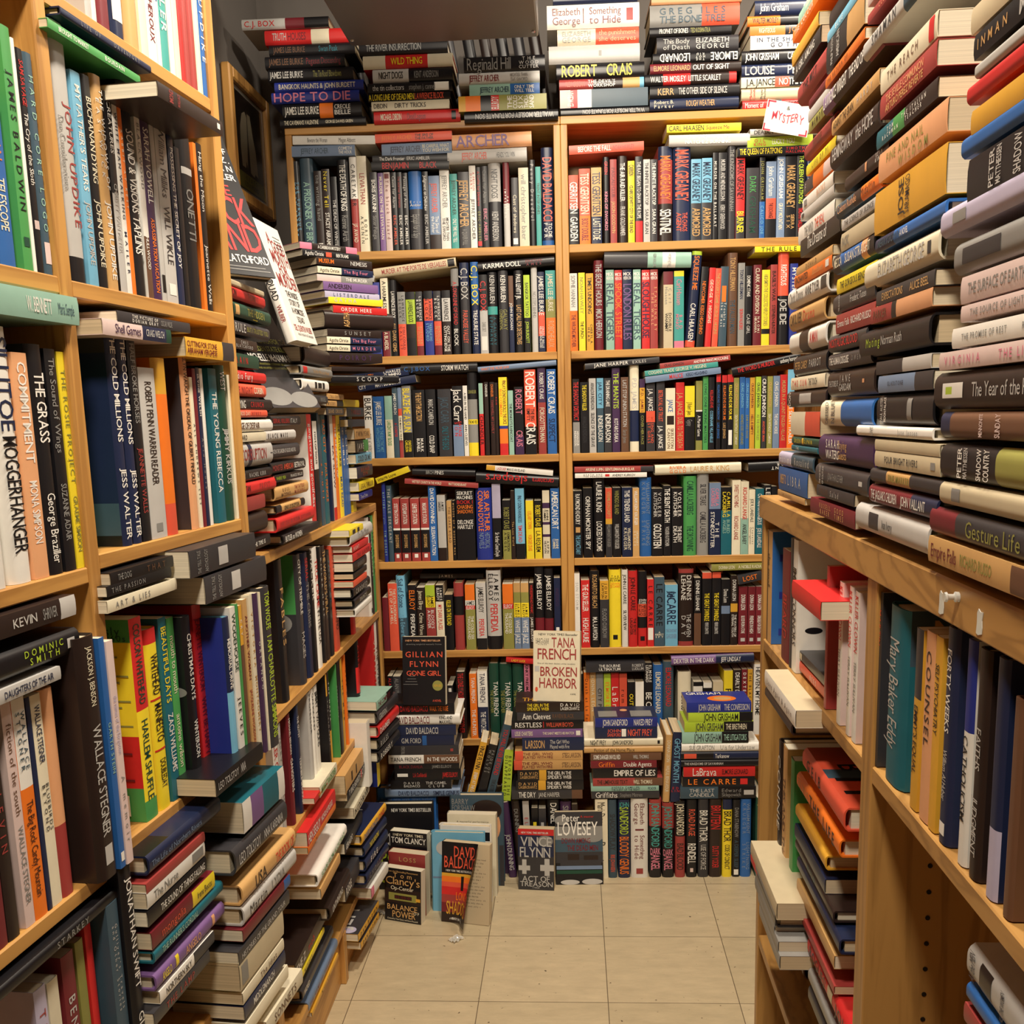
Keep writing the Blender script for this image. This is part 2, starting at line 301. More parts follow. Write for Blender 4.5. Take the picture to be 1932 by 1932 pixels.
4567,8590,0,210,1983|pI50H|RRICHARD LANGE@8-52;XANGEL BABY@58-86
4786,8590,0,163,1761|mI|XJOE R. LANSDALE@14-50;XCaptains/Outrageous@58-84
4967,8590,0,215,1787|mT|WCAPTAINS OUTRAGEOUS@8-55;WJOE R LANSDALE@60-90
5202,8590,0,178,1875|mK|WLEATHER@4-50*65
5392,8590,0,145,1840|mK|W
#tilt|back|50|1|lying across the back fourth shelf row|books lying across the fourth shelf row
2018,10771,896,124,1937|pW|KDEATH AND/THE PENGUIN@12-38;_R@42-48*50;KANDREY KURKOV@52-84
2195,10918,894,142,2127|pJ84X|IARSENE LUPIN, GENTLEMAN-BURGLAR@14-76
4550,10832,906,271,2309|hI|ORIVIERA/GOLD@17-36;FLAURIE R. KING@41-86
4734,11083,-885,258,2050|hK|WWILLIAM KENT/KRUEGER@15-70
#stand|back|-40|-1|back bookcase fifth shelf|books on the fifth shelf of the back bookcase
-5359,6050,0,160,1538|mM|
-5184,6050,0,252,1932|pr|ITHE EXTRAORDINARY/LIFE OF SAM HELL@8-60
-4909,6050,11,239,2143|hC56S|NSail of Stone@4-42*60;CAke Edwardson@50-88
-4641,6052,-4,226,1875|mK|OELLROY@8-38*65;WPERFIDIA@44-78
-4393,6051,-3,226,1800|mU|IJames Ellroy@5-35;ICrime Wave@40-75
-4141,6050,0,266,1863|mL18Y34J|KJAMES/ELLROY@16-33;WBLOOD'S/A ROVER@38-66
-3855,6050,0,219,1857|mK25I|WJAMES/ELLROY@4-23;RMY DARK PLACES@30-68
-3616,6050,0,238,1582|mK|YKILLER ON THE ROAD@10-55
-3346,6050,0,266,1910|hJ20K48J|
-3029,6050,0,266,1856|mO24W32R38o|KJAMES@25-31^;WELLROY@33-38^;WTHE COLD SIX/THOUSAND@48-84*70
-2727,6050,0,275,1897|mA83K|KJAMES ELLROY@6-44;RPERFIDIA@54-80
-2426,6050,0,396,2237|hA83K|KJAMES/ELLROY@4-38*85;RPERFIDIA@42-78
-1983,6050,0,290,1850|mO30R38o|WELLROY@31-37^;WTHE COLD SIX/THOUSAND@44-76*70
-1676,6050,0,187,1876|mF14o30Y52g|KJAMES/ELLROY@32-52;WWHITE JAZZ@56-92*65
-1474,6050,0,215,1871|mF14o30Y52g|KJAMES/ELLROY@32-52;WWHITE JAZZ@56-92*65
-1243,6050,0,127,1868|mU|RWIDESPREAD PANIC@3-46;WJAMES ELLROY@52-90
-1083,6050,0,249,2304|hK62M|WJAMES ELLROY@8-52
-818,6050,0,242,2252|hK62M|WJAMES ELLROY@8-52
-550,6050,0,174,1995|pN|VINDIGO@15-40;_W@70-76*50
#tilt|back|-700|1|lying behind the back fifth shelf row|books lying across the fifth shelf row
-2557,7966,888,136,1798|mX|WJAMES@30-52
#stand|back|-40|1|back bookcase fifth shelf|books on the fifth shelf of the back bookcase
15,6050,0,149,2103|pW|ASUN STORM@12-48
199,6050,0,235,1915|pR|WTHE GUN SELLER@6-46*65;WHUGH LAURIE@56-92*65
450,6050,0,253,2167|hK|FROSARITO BEACH@5-48;WM.A. LAWSON@60-90
723,6050,0,237,1887|my28X|KJOHN/LAWTON@4-26;GFLOOD OXBOW@42-86
980,6050,0,320,2187|hY|KTHE/SECRET/PILGRIM@7-15^;OJOHN/LE CARRE@16-23^;_K@84-90*40
1324,6050,0,168,2182|hW|KJOHN LE CARRE@6-44;KSILVERVIEW@52-78
1510,6050,0,246,2145|hR|KJOHN LE CARRE@8-52;UTHE SECRET/LAUGHTER@62-84
1773,6050,0,240,2123|hK43r60K75R|WJOHN/LE CARRE@36-43^;KTHE/RUSSIA/HOUSE@44-59^;_K@86-92*50
2030,6050,0,177,1900|mR|KLE CARRE@10-70*60;_W@72-90*80
2222,6050,0,277,1959|pS|KLE CARRE@10-70*60;IA/PERFECT/SPY@78-88^
2519,6050,0,346,1736|mC|NJOHN@10-22;NleCARRE@12-64*70;gTHE CONSTANT/GARDENER@70-88^
2894,6050,0,406,2162|hJ5U94J|WDENNIS/LEHANE@8-40*75;ATHE GIVEN/DAY@58-88*70
3318,6050,0,189,1914|pK52Z|WDENNIS LEHANE@4-48
3542,6050,0,251,2054|pr8K|YTHE GREAT SWINDLE@28-66;APIERRE LEMAITRE@68-84
3813,6050,0,235,2064|pr8K|YTHE GREAT SWINDLE@28-66;APIERRE LEMAITRE@68-84
4067,6050,0,235,1857|mK40g52K|WDonna Leon@15-35
4322,6050,0,188,1958|pU40y52U|WDONNA LEON@6-36;WTHE WATERS OF/ETERNAL YOUTH@56-88
4545,6050,0,235,1647|mM|WDONNA LEON@14-40;WBLOOD FROM A STONE@50-80;_A@88-94*50
4799,6050,0,200,1636|mM|WDONNA LEON@14-40;WFRIENDS IN HIGH@50-80;_A@88-94*50
5015,6050,0,200,1638|mM|WDONNA LEON@14-40;WDRESSED FOR DEATH@50-80;_A@88-94*50
#tilt|back|50|1|lying across the back fifth shelf row|books lying across the fifth shelf row
5426,8182,908,175,1650|mo|IDONNA LEON@12-38;IA NOBLE RADIANCE@44-92
5173,7894,1018,256,654|mX|OLOST@20-80
#stand|back|-40|-1|back bookcase lowest shelf|books on the lowest shelf of the back bookcase
-5321,3450,0,141,1874|mK|RALAN FURST@3-40
-5171,3450,0,220,1861|mX|GALAN FURST@3-40
-3631,3450,0,162,1573|mK|_W@5-12*50
-3379,3450,0,273,1961|hU|RTHE LONELY HOUR@2-40*55;RCHRISTOPHER@52-92
-2992,3450,0,197,1906|pO|WTANA FRENCH@6-45;WTHE HUNTER@55-96
-2767,3450,0,279,1967|pW53N|NTANA FRENCH@3-46;WTHE WITCH ELM@60-94
-2429,3450,0,269,2189|hD|WTANA FRENCH@24-70*45;oTHE SEARCHER@35-66@0
-2139,3450,0,348,2167|hD|WTANA FRENCH@24-70*40;oTHE SEARCHER@35-66@0
-1770,3450,0,310,2161|hD|WTANA FRENCH@24-70*40;oTHE SEARCHER@35-66@0
-1439,3450,0,158,2205|pP|KKINKY FRIEDMAN@3-44
#tilt|back|50|1|lying across the back lowest shelf row|books lying across the lowest shelf row
-1161,5624,842,123,781|mR|YLADY LUCK@20-70
#stand|back|-40|1|back bookcase lowest shelf|books on the lowest shelf of the back bookcase
114,3450,0,106,1849|mK|FMAGIC@20-80
240,3450,0,159,1883|mO|UDeath at La Fenice@10-90
408,3450,0,169,1880|mF|IDONNA LEON@5-60
587,3450,0,197,1858|mG|KCITY PRIMEVAL@24-90
802,3450,0,194,1847|mL|OELMORE LEONARD@14-90
1006,3450,0,218,1862|mR|WLaBrava@22-80*70
1238,3450,0,211,1840|mr|Krum punch@26-90
1470,3450,0,204,1587|mK|YOUT OF SIGHT@22-90
1688,3450,0,232,1583|mW|KCUBA/LIBRE@40-90
1938,3450,0,239,2126|hK|WELMORE/LEONARD@3-26;WBE COOL@40-80*65
2187,3450,0,267,2067|hB|IELMORE LEONARD@10-68
2465,3450,0,291,2152|hS|RELMORE LEONARD@8-60
2878,3450,0,364,1854|hI|UTHE GOOD@30-60
3308,3450,0,255,1556|mK8W|_K@20-40*60
3589,3450,0,231,1533|mW10K|
3858,3450,0,279,1546|mw|
4159,3450,0,244,1869|mY|KPING@28-55*65
4422,3450,0,223,1883|mU|WDEARLY DEVOTED@4-60
4655,3450,0,153,1897|mM|WDEXTER@5-40
4821,3450,0,132,1895|my|UTHE BLACK@5-50
4991,3450,0,209,2036|pW|KHEAVEN, MY HOME@4-72*55
#tilt|back|100|1|lying across the back lowest shelf row|books lying across the lowest shelf row
1951,5375,904,261,1650|mX|WTHE BOURNE/ULTIMATUM@22-58*75;AROBERT/LUDLUM@78-97
4960,5574,913,251,2282|hv54N|WDEXTER IN THE DARK@3-52*50;WJEFF LINDSAY@60-84
#stand|back|1720|1|row of hardcovers on the floor|hardcovers standing on the floor
441,0,0,332,2266|pI|KMaris Duno@4-30*60;KBogota@54-84*60
791,0,0,227,2244|hS|XSHADOW PLAY@18-64*60;rIRIS JOHANSEN@70-92
1056,0,0,318,2241|hN|tJOHN@3-9^;LSANDFORD@9-44*70;OBLOODY GENIUS@47-95*75
1402,0,0,456,2271|hW|MElizabeth/George@6-32*65;_M@38-40*50;MSomething/to Hide@46-76*65;_J@88-95*40
1896,0,0,320,2241|hJ34K|tJOHN SANDFORD@4-60*65;PDARK@62-70^;PANGEL@70-90*70
2245,0,0,313,2137|hJ34K|tJOHN SANDFORD@4-60*65;PDARK@62-70^;PANGEL@70-90*70
2597,0,0,259,2186|hK46J|IJOHN SANDFORD@3-44*75;UBAD BLOOD@55-90*65
2898,0,0,276,2218|hK|rROAD RAGE@12-46*60;WRENDELL@56-82*75;_p@88-93*30
3212,0,0,275,2232|hX|WBRAD THOR@14-54*75;AUSE OF FORCE@58-90
3509,0,0,332,2228|hU|RBRUTERN@8-38*75;RDUSTY YODER@60-88*50
3863,0,0,251,2217|hN13Y|KBRAD THOR@15-54*75;KCODE OF CONDUCT@58-90
4135,0,0,198,2204|hK|GDANA STABENOW@10-48;SA DEEPER SLEEP@52-88;_W@90-97*60
4349,0,0,275,2218|hB|gWILLIAM KENT/KRUEGER@5-44;gLIGHTNING/STRIKE@55-90
4747,0,0,278,2249|hD|oJOHN SANDFORD@8-60
#stand|back|1650|-1|floor row behind the two novels facing out|books standing on the floor
-1938,0,48,212,2175|hV|AJOHN DUNNING@42-90*60
-1691,0,35,212,2209|hU|GDUNNING@10-40
-1463,0,16,170,2210|pA|RELIOT@10-60
-1283,0,0,177,2014|mK|_Y@20-40*50
-1087,0,0,197,1999|mX|_A@20-35*40
-845,0,0,324,2240|hK|WDANIEL@4-30
-500,0,0,292,2179|hV|GSILVA@5-30
-188,0,0,158,2102|mU|
#stack|back|1750|1|stack under the black face-out thriller|books stacked at the floor by the back bookcase
-3257,4729,900,295,1707|mK|RDAVID BALDACCI@15-58;OWALK THE WIRE@61-90
-3118,4410,900,312,2050|hW|MDAVID BALDACCI@15-60*60;KKING AND/MAXWELL@73-90
-3240,4136,900,269,1713|mN|ADAVID BALDACCI@22-72*65
-3295,3859,900,270,1650|mN48B55N|AG.M. FORD@14-46
-3184,3595,900,259,1880|mX|GTHE CHILD@15-25^;_J@88-92*30
-3179,3349,900,241,1913|pW50Z|KTANA FRENCH@3-46*45;WIN THE WOODS@55-97*45
-3186,3183,900,159,1763|mK|MBLACK DAHLIA@8-44;GJAMES ELLROY@58-88
-3149,2880,900,296,1796|mK|_W@4-20*30;RL.A. Confidential@28-48*75;RJAMES ELLROY@72-95
-3417,2640,900,237,1650|mK|ADAVID/BALDACCI@22-48*70;ATHE CAMEL/CLUB@58-92*75
-3183,2392,900,240,2050|hg|NDAVID BALDACCI@18-58;NSIMPLE GENIUS@64-98
#stack|back|1750|1|stack under the cream face-out novel|books stacked at the floor by the back bookcase
171,4738,900,272,1802|mU|YTHE GIRL IN THE/SPIDER'S WEB@17-49*75;WDAVID/LAGERCRANTZ@66-94*75
177,4506,900,226,1775|mX|WAnn Cleeves@8-50*70;ZRAVEN BLACK@53-85
158,4268,900,233,1907|pK|WRESTLESS@5-42*55;_R@44-45*70;rWILLIAM BOYD@48-86
131,4031,900,231,1892|mv|ILESLIE CHARTERIS@5-30;ITHE SAINT MEETS HIS MATCH@44-88*30;_W@91-97*55
172,3663,900,360,1650|mN|FLARSSON@5-36*60;AThe Girl Who/Played with Fire@45-76
128,3403,900,255,1809|mr12F|MTHE GIRL WHO/PLAYED WITH FIRE@12-56*70;ZSTIEG LARSSON@70-97
124,3129,900,268,1837|mr12F|MTHE GIRL WHO/PLAYED WITH FIRE@12-56*70;ZSTIEG LARSSON@70-97
129,2834,900,288,1755|mK33y44K|FDAVID/LAGERCRANTZ@4-31*70;WTHE GIRL IN THE/SPIDER'S WEB@46-82*80
140,2558,900,270,1813|mK33y44K|FDAVID/LAGERCRANTZ@4-31*70;WTHE GIRL IN THE/SPIDER'S WEB@46-82*80
106,2304,900,249,1907|pX85Z|WTHE DRY@10-34*60;AJANE HARPER@38-68
#stack|back|1750|1|floor stack left of the leaning pair|books stacked at the floor by the back bookcase
2120,4287,900,258,1650|mb|WJOHN SANDFORD@12-52*65;WNAKED PREY@62-92*65
2110,3984,900,297,1650|mN|rJOHN/SANDFORD@20-42;rNIGHT PREY@53-92*60;_W@43-50*70
2262,3750,900,228,2094|hI|KNIGHT PREY@8-28*60;KJOHN SANDFORD@36-62;_K@93-96*40
2261,3571,900,173,2096|hF|UFiction of the Home Place@13-64
2218,3362,900,202,1877|mZ|WSOME DANGER INVOLVED@4-42*60;AWILL THOMAS@60-82
2094,3151,900,206,1756|mM|OGriffin@12-36*65;WDouble Agents@50-92*60
2107,2875,900,270,1715|mK|WEMPIRE OF LIES@33-97*60
2251,2650,900,218,1862|mJ60Z|UTHE LIMEHOUSE TEXT@6-50;IWILL THOMAS@58-85
2150,2502,900,143,1811|mH|NANDREA CAMILLERI/THE SCENT OF THE NIGHT@30-72*85;NPICADOR@84-96
2166,2295,900,201,1816|mX|WGriffiths@6-38*75;GStephens Mistress@42-75
#stack|back|1750|1|floor stack right of the leaning pair|books stacked at the floor by the back bookcase
4574,4658,900,269,1692|mb|AJOHN GRISHAM@18-52*65;ATHE CONFESSION@58-97*60
4600,4401,900,250,1675|mL80K|KJOHN GRISHAM@24-78*75
4637,4124,900,271,1811|mL57K|XJOHN GRISHAM@16-56*75;ITHE BRETHREN@60-90*55
4509,3812,900,307,1748|mH60K|XJOHN GRISHAM@18-59*75;HTHE LITIGATORS@63-97*60
4802,3569,900,239,2050|hW|GSUE GRAFTON@10-42;GU is for Undertow@50-94
4786,3343,900,218,2050|hK42N|r_@4-20*60;WTurkanow@44-62*50
4793,3149,900,187,2050|hK|ATHE KINGDOMS OF SAVANNAH@4-54*35
4699,2877,900,265,1895|mR|WLaBrava@13-46*80;KELMORE LEONARD@54-90*50
4693,2602,900,270,1916|pK|OLE CARRE@8-74*55;_R@80-90*60
4731,2264,900,331,2010|pS50K|ATHE LAST/CANDELA@12-45;GEdward/Sklepowich@55-80;_A@84-97*40
#stand|back|1400|-1|floor row behind the dark teal face hardcover|books standing on the floor
-3131,0,0,247,2095|hX|
-2864,0,0,231,2076|hN|
-2614,0,0,277,2105|hU|
-2317,0,0,169,2053|hW|
-2129,0,0,215,2083|hV|
#stand|back|1500|-1|leaning group between two floor stacks|paperbacks leaning between the floor stacks
-3056,2223,-152,178,1701|my|KVINCE FLYNN@6-46*65;WENEMY AT THE GATES@52-94
-2795,2230,-151,219,1627|mK|GPRIDE OF/WOLVES@10-50
-2533,2223,-150,208,2195|pS|RYOU WILL NEVER BE FOUND@6-66*55;XTOVE ALSTERDAL@72-92
-2094,2184,-46,247,1452|mL|KBEFORE SHE/DISAPPEARED@12-90*75
#stand|back|1700|1|leaning pair between two floor stacks|books leaning between the floor stacks
2259,2166,-27,179,1875|hF|IDONNA LEON@8-40;IWILFUL BEHAVIOUR@45-85
2462,2165,-23,246,1952|pN|CGHOST MONTH@9-72*60;RED/LIN@78-86^
#stand|left|-40|3|near bookcase top shelf|books on the top shelf of the near bookcase
11683,16900,0,118,2250|pA|
11816,16900,0,91,2250|pW|
11926,16900,0,314,2250|hR80M|KPLATH@20-60
12258,16900,0,271,2250|hN|GTWAIN@20-50;_W@72-92*80
12561,16900,0,318,2250|hF|UUTOPIA@10-60
12895,16900,0,171,2250|pI|UKINGDOM@20-70
13080,16900,0,211,2250|pW|MTARTT@20-60;MTHEROUX@65-90
13305,16900,0,96,2250|pW|BANNE TYLER@20-80
13415,16900,0,190,2250|pt|WANNE TYLER@15-80*70
13628,16900,0,130,2250|pW|K
13773,16900,0,146,2250|pI|
13933,16900,0,102,2250|pR|IUPDIKE@20-70
14050,16900,0,165,2250|hJ|Wgloss@20-60
14230,16900,0,174,2250|hJ|
14425,16900,0,137,2250|hI|
14564,16900,0,140,2250|hB|WJOHN UPDIKE@12-80*70
#stand|left|-40|3|near bookcase second shelf|books on the second shelf of the near bookcase
10909,14030,0,340,2602|hA90K|JJOHN UPDIKE@30-78*34;GDue Considerations@36-64@0
11267,14030,0,182,2206|pC|WMY FATHER'S TEARS@6-55;AJOHN UPDIKE@60-90
11461,14030,0,210,2230|hK|IBUCHANAN DYING@10-50*45;IJOHN UPDIKE@58-90*45
11681,14030,0,215,2297|hF|WTHE WIDOWS OF/EASTWICK@6-52;WJOHN UPDIKE@58-95*45
11909,14030,0,138,2177|pK50A|WCREATURES@4-30;ACHRISTY VAN METER@45-80
12059,14030,0,107,2085|pW|NWHITE MAN WALKING@4-60;NMAILER@66-90
12175,14030,0,80,2080|pO|IRABBIT AT REST@5-60
12267,14030,0,259,2414|hK|WSOUND & VISIONS TAPLINS@22-80*60
12553,14030,0,127,2121|pW66Z|GBLACKWOOD@5-40;WHULLWOOD@66-84
12693,14030,0,195,2090|pV|WSARAH VOWELL@4-46*60;OASSASSINATION VACATION@54-96*45
12903,14030,0,110,2125|pA|_K@85-95*70
13035,14030,0,293,2363|pA|XWilliam Milliks@10-46;XWILL WIKLE@50-80;_W@90-96*60
13357,14030,0,152,2305|pN|WPOSSESSING THE SECRET OF JOY@16-80
13529,14030,0,130,1977|mK|G
13678,14030,0,378,2175|hK|_A@18-22*80;GONETTI@30-60
14076,14030,0,89,2161|pO|U
14175,14030,0,166,2185|pK|WHang the Moon@5-40;WJeannette Walls@60-96
#tilt|left|100|1|lying across the near second shelf row|books lying across the second shelf row
12511,16438,900,88,1812|mE|WBROUGHT TO MARKET@10-40;WBOURDAIN@58-80
12803,16644,900,84,1850|hN|GLIFE OF@20-40;GDAVENPORT@55-85
#tilt|left|600|1|jutting out over the near second shelf|books lying across the second shelf row
13607,16106,900,167,1675|mU|JIMOND@14-22^;JWALLACE@24-34^;_W@90-95*40
#stand|left|-40|-4|near bookcase second shelf|books on the second shelf of the near bookcase
9744,14040,0,233,1613|mB|OAFRICAN@8-40;ITELESCOPE@50-80
10109,14040,0,146,2246|pE|KJAMES BALDWIN@18-75*55;_D@86-90*60
10265,14040,0,45,2172|pW|
10320,14040,0,127,2108|hK|RSAM SAVAGE@5-25;WThe Cry of the Sloth@28-60;_p@76-80*60
10460,14040,0,135,2112|hS|HHARD CORE LOGO@10-80;_p@85-95*70
#flat|left|100|1|lying above the near third shelf row|books lying across the third shelf row
10746,13549,900,283,1850|mH|WW. BENNETT@52-74;SMaria Semple@80-95
#stand|left|-40|-4|near bookcase third shelf|books on the third shelf of the near bookcase
9089,11000,0,224,2429|hW|NSILLITOE@10-55
9410,11000,0,318,2458|hW|NSILLITOE@4-40*65;KMOGGERHANGER@42-88*65
9747,11000,0,234,2228|pf|WCOMMITMENT@4-48*55;WMONA SIMPSON@56-84*50
10006,11000,0,257,2325|hK|WTHE GRASS@12-42*60;WGeorge Braziller@64-95
10278,11000,0,187,2294|pK|GThe Sound of Wings@4-46;GSUZANNE ADAIR@60-86
10489,11000,0,139,2274|pY|oTHE ROSIE PROJECT@8-60;oGRAEME SIMSION@66-92
10636,11000,0,71,2280|pK|ATHE BUTLER@40-70
10720,11000,0,139,2311|pR20E82A|WSENTIMENTALISTS@28-80*55
#stand|left|-40|3|near bookcase third shelf|books on the third shelf of the near bookcase
11481,11110,0,199,2512|hN|WTHE COLD MILLIONS@3-52*55;WJESS WALTER@64-97*55
11712,11110,0,181,2441|hN|WTHE COLD MILLIONS@3-52*55;WJESS WALTER@64-97*55
11907,11110,0,198,2438|pK|GHALF BROKE HORSES@4-42;JJEANNETTE WALLS@54-86
12120,11110,0,388,2075|pA|UROBERT PENN WARREN READER@8-68*40;_G@91-96*40
12530,11110,0,322,2207|hy20O82r|
13227,11110,0,186,2492|hf|UEVELYN WAUGH THE ORDEAL OF GILBERT PINFOLD@6-76
13425,11110,0,85,2000|pI|XALL ANDREWS LIST@25-90
13526,11110,0,91,2117|pM|
13629,11110,0,98,2132|pN|WIRVINE WELSH@4-30;GAcid House@40-80
13738,11110,0,89,2126|pW|
14013,11110,0,250,2140|pT|WTHE YOUNG REBECCA@15-80*55
14299,11110,0,281,2196|hD|AWEST@4-16;AJIMMY KIRKUS@40-76
14607,11110,0,100,2072|pI|
14731,11110,0,171,2077|pg|
#tilt|left|150|1|lying across the near third shelf row|books lying across the third shelf row
12652,13483,900,175,1547|mp55N92D|VShell Games@16-52*55;ACRAIG WELCH@60-88*45
13183,13645,900,124,1756|mX|WTHE PICTURE OF/DORIAN GRAY@18-52*75;GOSCAR WILDE@56-72
14478,13351,900,247,1450|my75X|MCUTTING FOR STONE/ABRAHAM VERGHESE@2-62*70
#stand|left|-40|3|near bookcase fourth shelf|books on the fourth shelf of the near bookcase
11386,7740,0,277,2514|pR45Y90E|DCOLSON WHITEHEAD@3-42*50;DHARLEM SHUFFLE@50-90*50
11706,7740,0,332,2309|hR8Y|KWHITEHEAD@14-36*50;KMANIFESTO@41-62*50;KDOUBLEDAY@72-88;_R@66-67*90;_R@38-39*90
12060,7740,0,198,2386|pT|YBEAUTIFUL DAYS@5-46*60;WZACH WILLIAMS@52-84*60
12274,7740,0,174,2345|pE|Imouth to mouth@10-42*60;Iantoine wilson@54-84*60
12500,7740,0,217,2315,66|hK|WCHRISTMAS DAYS@10-48*45;WWINTERSON@60-82*45
12973,7740,0,251,2385|pR|MJEANETTE WINTERSON@8-50*55;MWHY BE HAPPY@54-88
13160,7740,0,177,2177,309|hN48C|WMEMORIAL DRIVE@14-46
13360,7740,0,167,2277,314|pW|DWODEHOUSE@4-40*60;KJEEVES@56-80
13540,7740,0,49,2298,323|pE|
13600,7740,0,99,2260,328|py25Z|WCRY@6-22
13710,7740,0,138,2323,348|pF|MANOTHER WOMAN@10-50;JJACQUELINE WOODSON@56-90
13860,7740,0,128,2363,372|pI|FVICTORIA@10-45;FMONTGOMERY@50-85
14000,7740,0,99,2363,406|pV|AORLANDO@30-60*60
14110,7740,0,39,2360,423|pI|
14160,7740,0,355,2402,436|hX|LTOM WOLFE@3-26*45;LI AM CHARLOTTE SIMMONS@30-94*45
#tilt|left|120|1|lying across the near fourth shelf row|books lying across the fourth shelf row
12309,10461,900,141,1594|mI|GART & LIES@10-58*45
12200,10639,900,123,1469|mK|GTHE PASSION@6-56*45
12277,10757,900,138,1450|mK|GTHE DOG@10-30;ZTHAT@55-85
#tilt|left|300|1|jutting over the near fourth shelf row|books lying across the fourth shelf row
14734,10184,900,360,2024|pX|GTHE TELL TALE@8-16^;GANTHOLOGY@18-26^;_A@40-54*70
14402,10584,900,347,2054|pX|GTHE TELL TALE@8-16^;GANTHOLOGY@18-26^;_A@40-54*70
#stand|left|-40|-4|near bookcase fourth shelf|books on the fourth shelf of the near bookcase
8443,7630,0,267,2424|pM|
8723,7630,0,168,2343|pU|JLEVIN@30-70
8991,7630,0,147,2313|pp|Zfiction of the south@10-50;GWALLACE STEGNER@55-90
9150,7630,0,198,2283|pW40O|SWALLACE/STEGNER@6-32;UThe Big Rock Candy Mountain@46-90
9359,7630,0,65,2250|pN|
9436,7630,0,166,2246|pI|NWALLACE STEGNER@5-32;XBLUEBIRDS/BEYOND@42-64
9616,7630,0,222,2252|hf65J|
9980,7630,0,355,2703,187|hU|IJACKSON J. BENSON@4-28*25;AWALLACE STEGNER@36-82*40;_A@86-94*40
10350,7630,0,108,2632,191|pB|HGARTH STEIN@36-58;_W@93-97*60
10470,7630,0,133,2569,205|pp|Qthe names of the forgotten@24-50;GA memoir@60-90
#tilt|left|100|1|lying above the near fourth shelf row|books lying across the fourth shelf row
9772,9973,900,135,1597|mA|NDAUGHTERS OF THE AIR@44-92*50
10154,10175,900,257,1850|hK|LDOMINIC/SMITH@50-84*65;_A@88-95*40
10151,10567,900,216,1671|mU84A|AKEVIN@38-60*40;GSHRIVER@66-80
#standt|left|-40|-4|near bookcase fifth shelf|books on the fifth shelf of the near bookcase
8975,4600,0,193,2343|pQ|JTHEROUX@10-60
9193,4600,0,182,2309|pI|WTOWN@30-80
9456,4600,0,220,2441|pM|ABENEATH A@20-70*50
9714,4600,0,146,2469|po|
9906,4600,0,121,2560|pR50Z|
10121,4600,0,120,2465|pK|OWATERLAND@10-60*65
10120,4600,0,227,2684,108|pS|AGulliver's Travels/and Other Stories@10-48*50
10370,4600,0,231,3025,175|hK|WJONATHAN SWIFT@5-50*45;WGLENDINNING@60-98*45
#tilt|left|100|1|lying above the near fifth shelf row|books lying across the fifth shelf row
10495,7250,900,137,2186|hK|GSTARKEY@42-68*50
#tilt|left|300|1|pile on the near bookcase fifth shelf, nearer|books piled on the near bookcase fifth shelf
12643,7363,900,237,1895|hN|gThe Life of Northern Rivers@3-70*30
12135,7184,900,125,1493|mJ|
12111,7002,900,200,1473|mW|GThe Nurse@10-50;G_@76-96*60
12121,6789,900,191,1507|mK|WTHE SOUND OF THINGS FALLING@20-96*45
12308,6480,900,213,1650|mM62Y|rmongolia@14-50*50;XIrene Beccu@70-94*40
12525,6297,900,152,1850|hT|HTHE RUNNER'S CORDIAL@10-60
12509,5959,900,196,1850|hv|YANGELO@8-20;fANGELO@40-62;_Y@26-30*99;_f@80-84*99
12165,5759,900,159,1450|mW60X|UNORTHERN SKY@10-55
11995,5576,900,167,1451|mX|JTHE LAMP@20-70
#tilt|left|500|1|pile on the near bookcase fifth shelf, farther|books piled on the near bookcase fifth shelf
13681,7773,900,238,1516|mK|ALEO TOLSTOY@4-45*40;ANNA@50-60
14385,6961,900,444,1490|mW18v46T84W|
14401,6507,900,362,1850|hX|ALEO TOLSTOY@6-45*40;ANNA KARENINA@52-90*35
14661,6011,900,292,1981|hF|ULISA@22-42*60;rTHE BOOK OF@60-96*50
14642,5711,900,272,1964|hA|GLYDIA@50-75;XMartin@10-40
14342,5524,900,170,1744|mM86B|
14266,5255,900,213,1850|mX|AHISTORIES OF THE GRAND TOUR@5-90*35
13974,4900,900,408,1562|mw|G_@3-16*70
13934,4677,900,172,1484|mI|ZThe Idiot@40-80
13954,4440,900,203,1495|mN|WMIDDLEMARCH@20-70*50
14024,4161,900,209,1555|mI|
14573,3742,900,245,1450|mI|ZSONNETS@20-80
#flat|left2|200|1|pile beside the near bookcase upright|books piled on the low bookcase by the near upright
17114,14541,900,92,1850|hw|
17140,14360,900,176,1850|hR|UVON@6-20*60;JTHE PRIEST@50-80
17410,14100,900,215,1914|hD|F_@4-14*70;oTHE HIDDEN@34-80*50
17287,13835,900,208,1850|hX|ARULE@3-30*60;oBUT I TRUSTED YOU@34-94*35
16538,13612,900,162,1450|mU|ACHRIS/BLATCHFORD@20-90
16564,13346,900,201,1450|mD|RRAIN@20-60
16909,13129,900,163,1850|hR|WStudio Fury@4-60*60
16860,12902,900,194,1850|hr|JTHE NIGHT@10-60;ICORBIN@64-90
17166,12690,900,179,1850|hK|WDYING@2-22*65;RCRUNCH@36-72*45
#flat|left2|200|1|pile beside the near bookcase upright, lower half|books piled on the low bookcase by the near upright
16850,12580,900,117,1850|hr|IBIRDS DAY@20-50;JHENRY@55-80
17105,12358,900,188,1850|hW|ZAGE OF DESPAIR@4-60*50
16700,12204,900,138,1450|mI|UWARD@4-30
17006,11811,900,380,1850|hA30N40A|JCORRUPTION@10-80*45
16890,11603,900,156,1850|hK|WNOON@2-22*55;ARACHEL KERR@34-80*40
17080,11380,900,196,1850|hR|KSATAN@4-24;JPRIEST@50-80
16394,11126,900,215,1424|mJ|
16460,10754,900,315,1490|hU|W
16533,10497,900,168,1450|mK|WWHEN THE TIME IS@10-80*40
#flat|left2|200|1|second pile on the low bookcase|books piled on the low bookcase, second pile
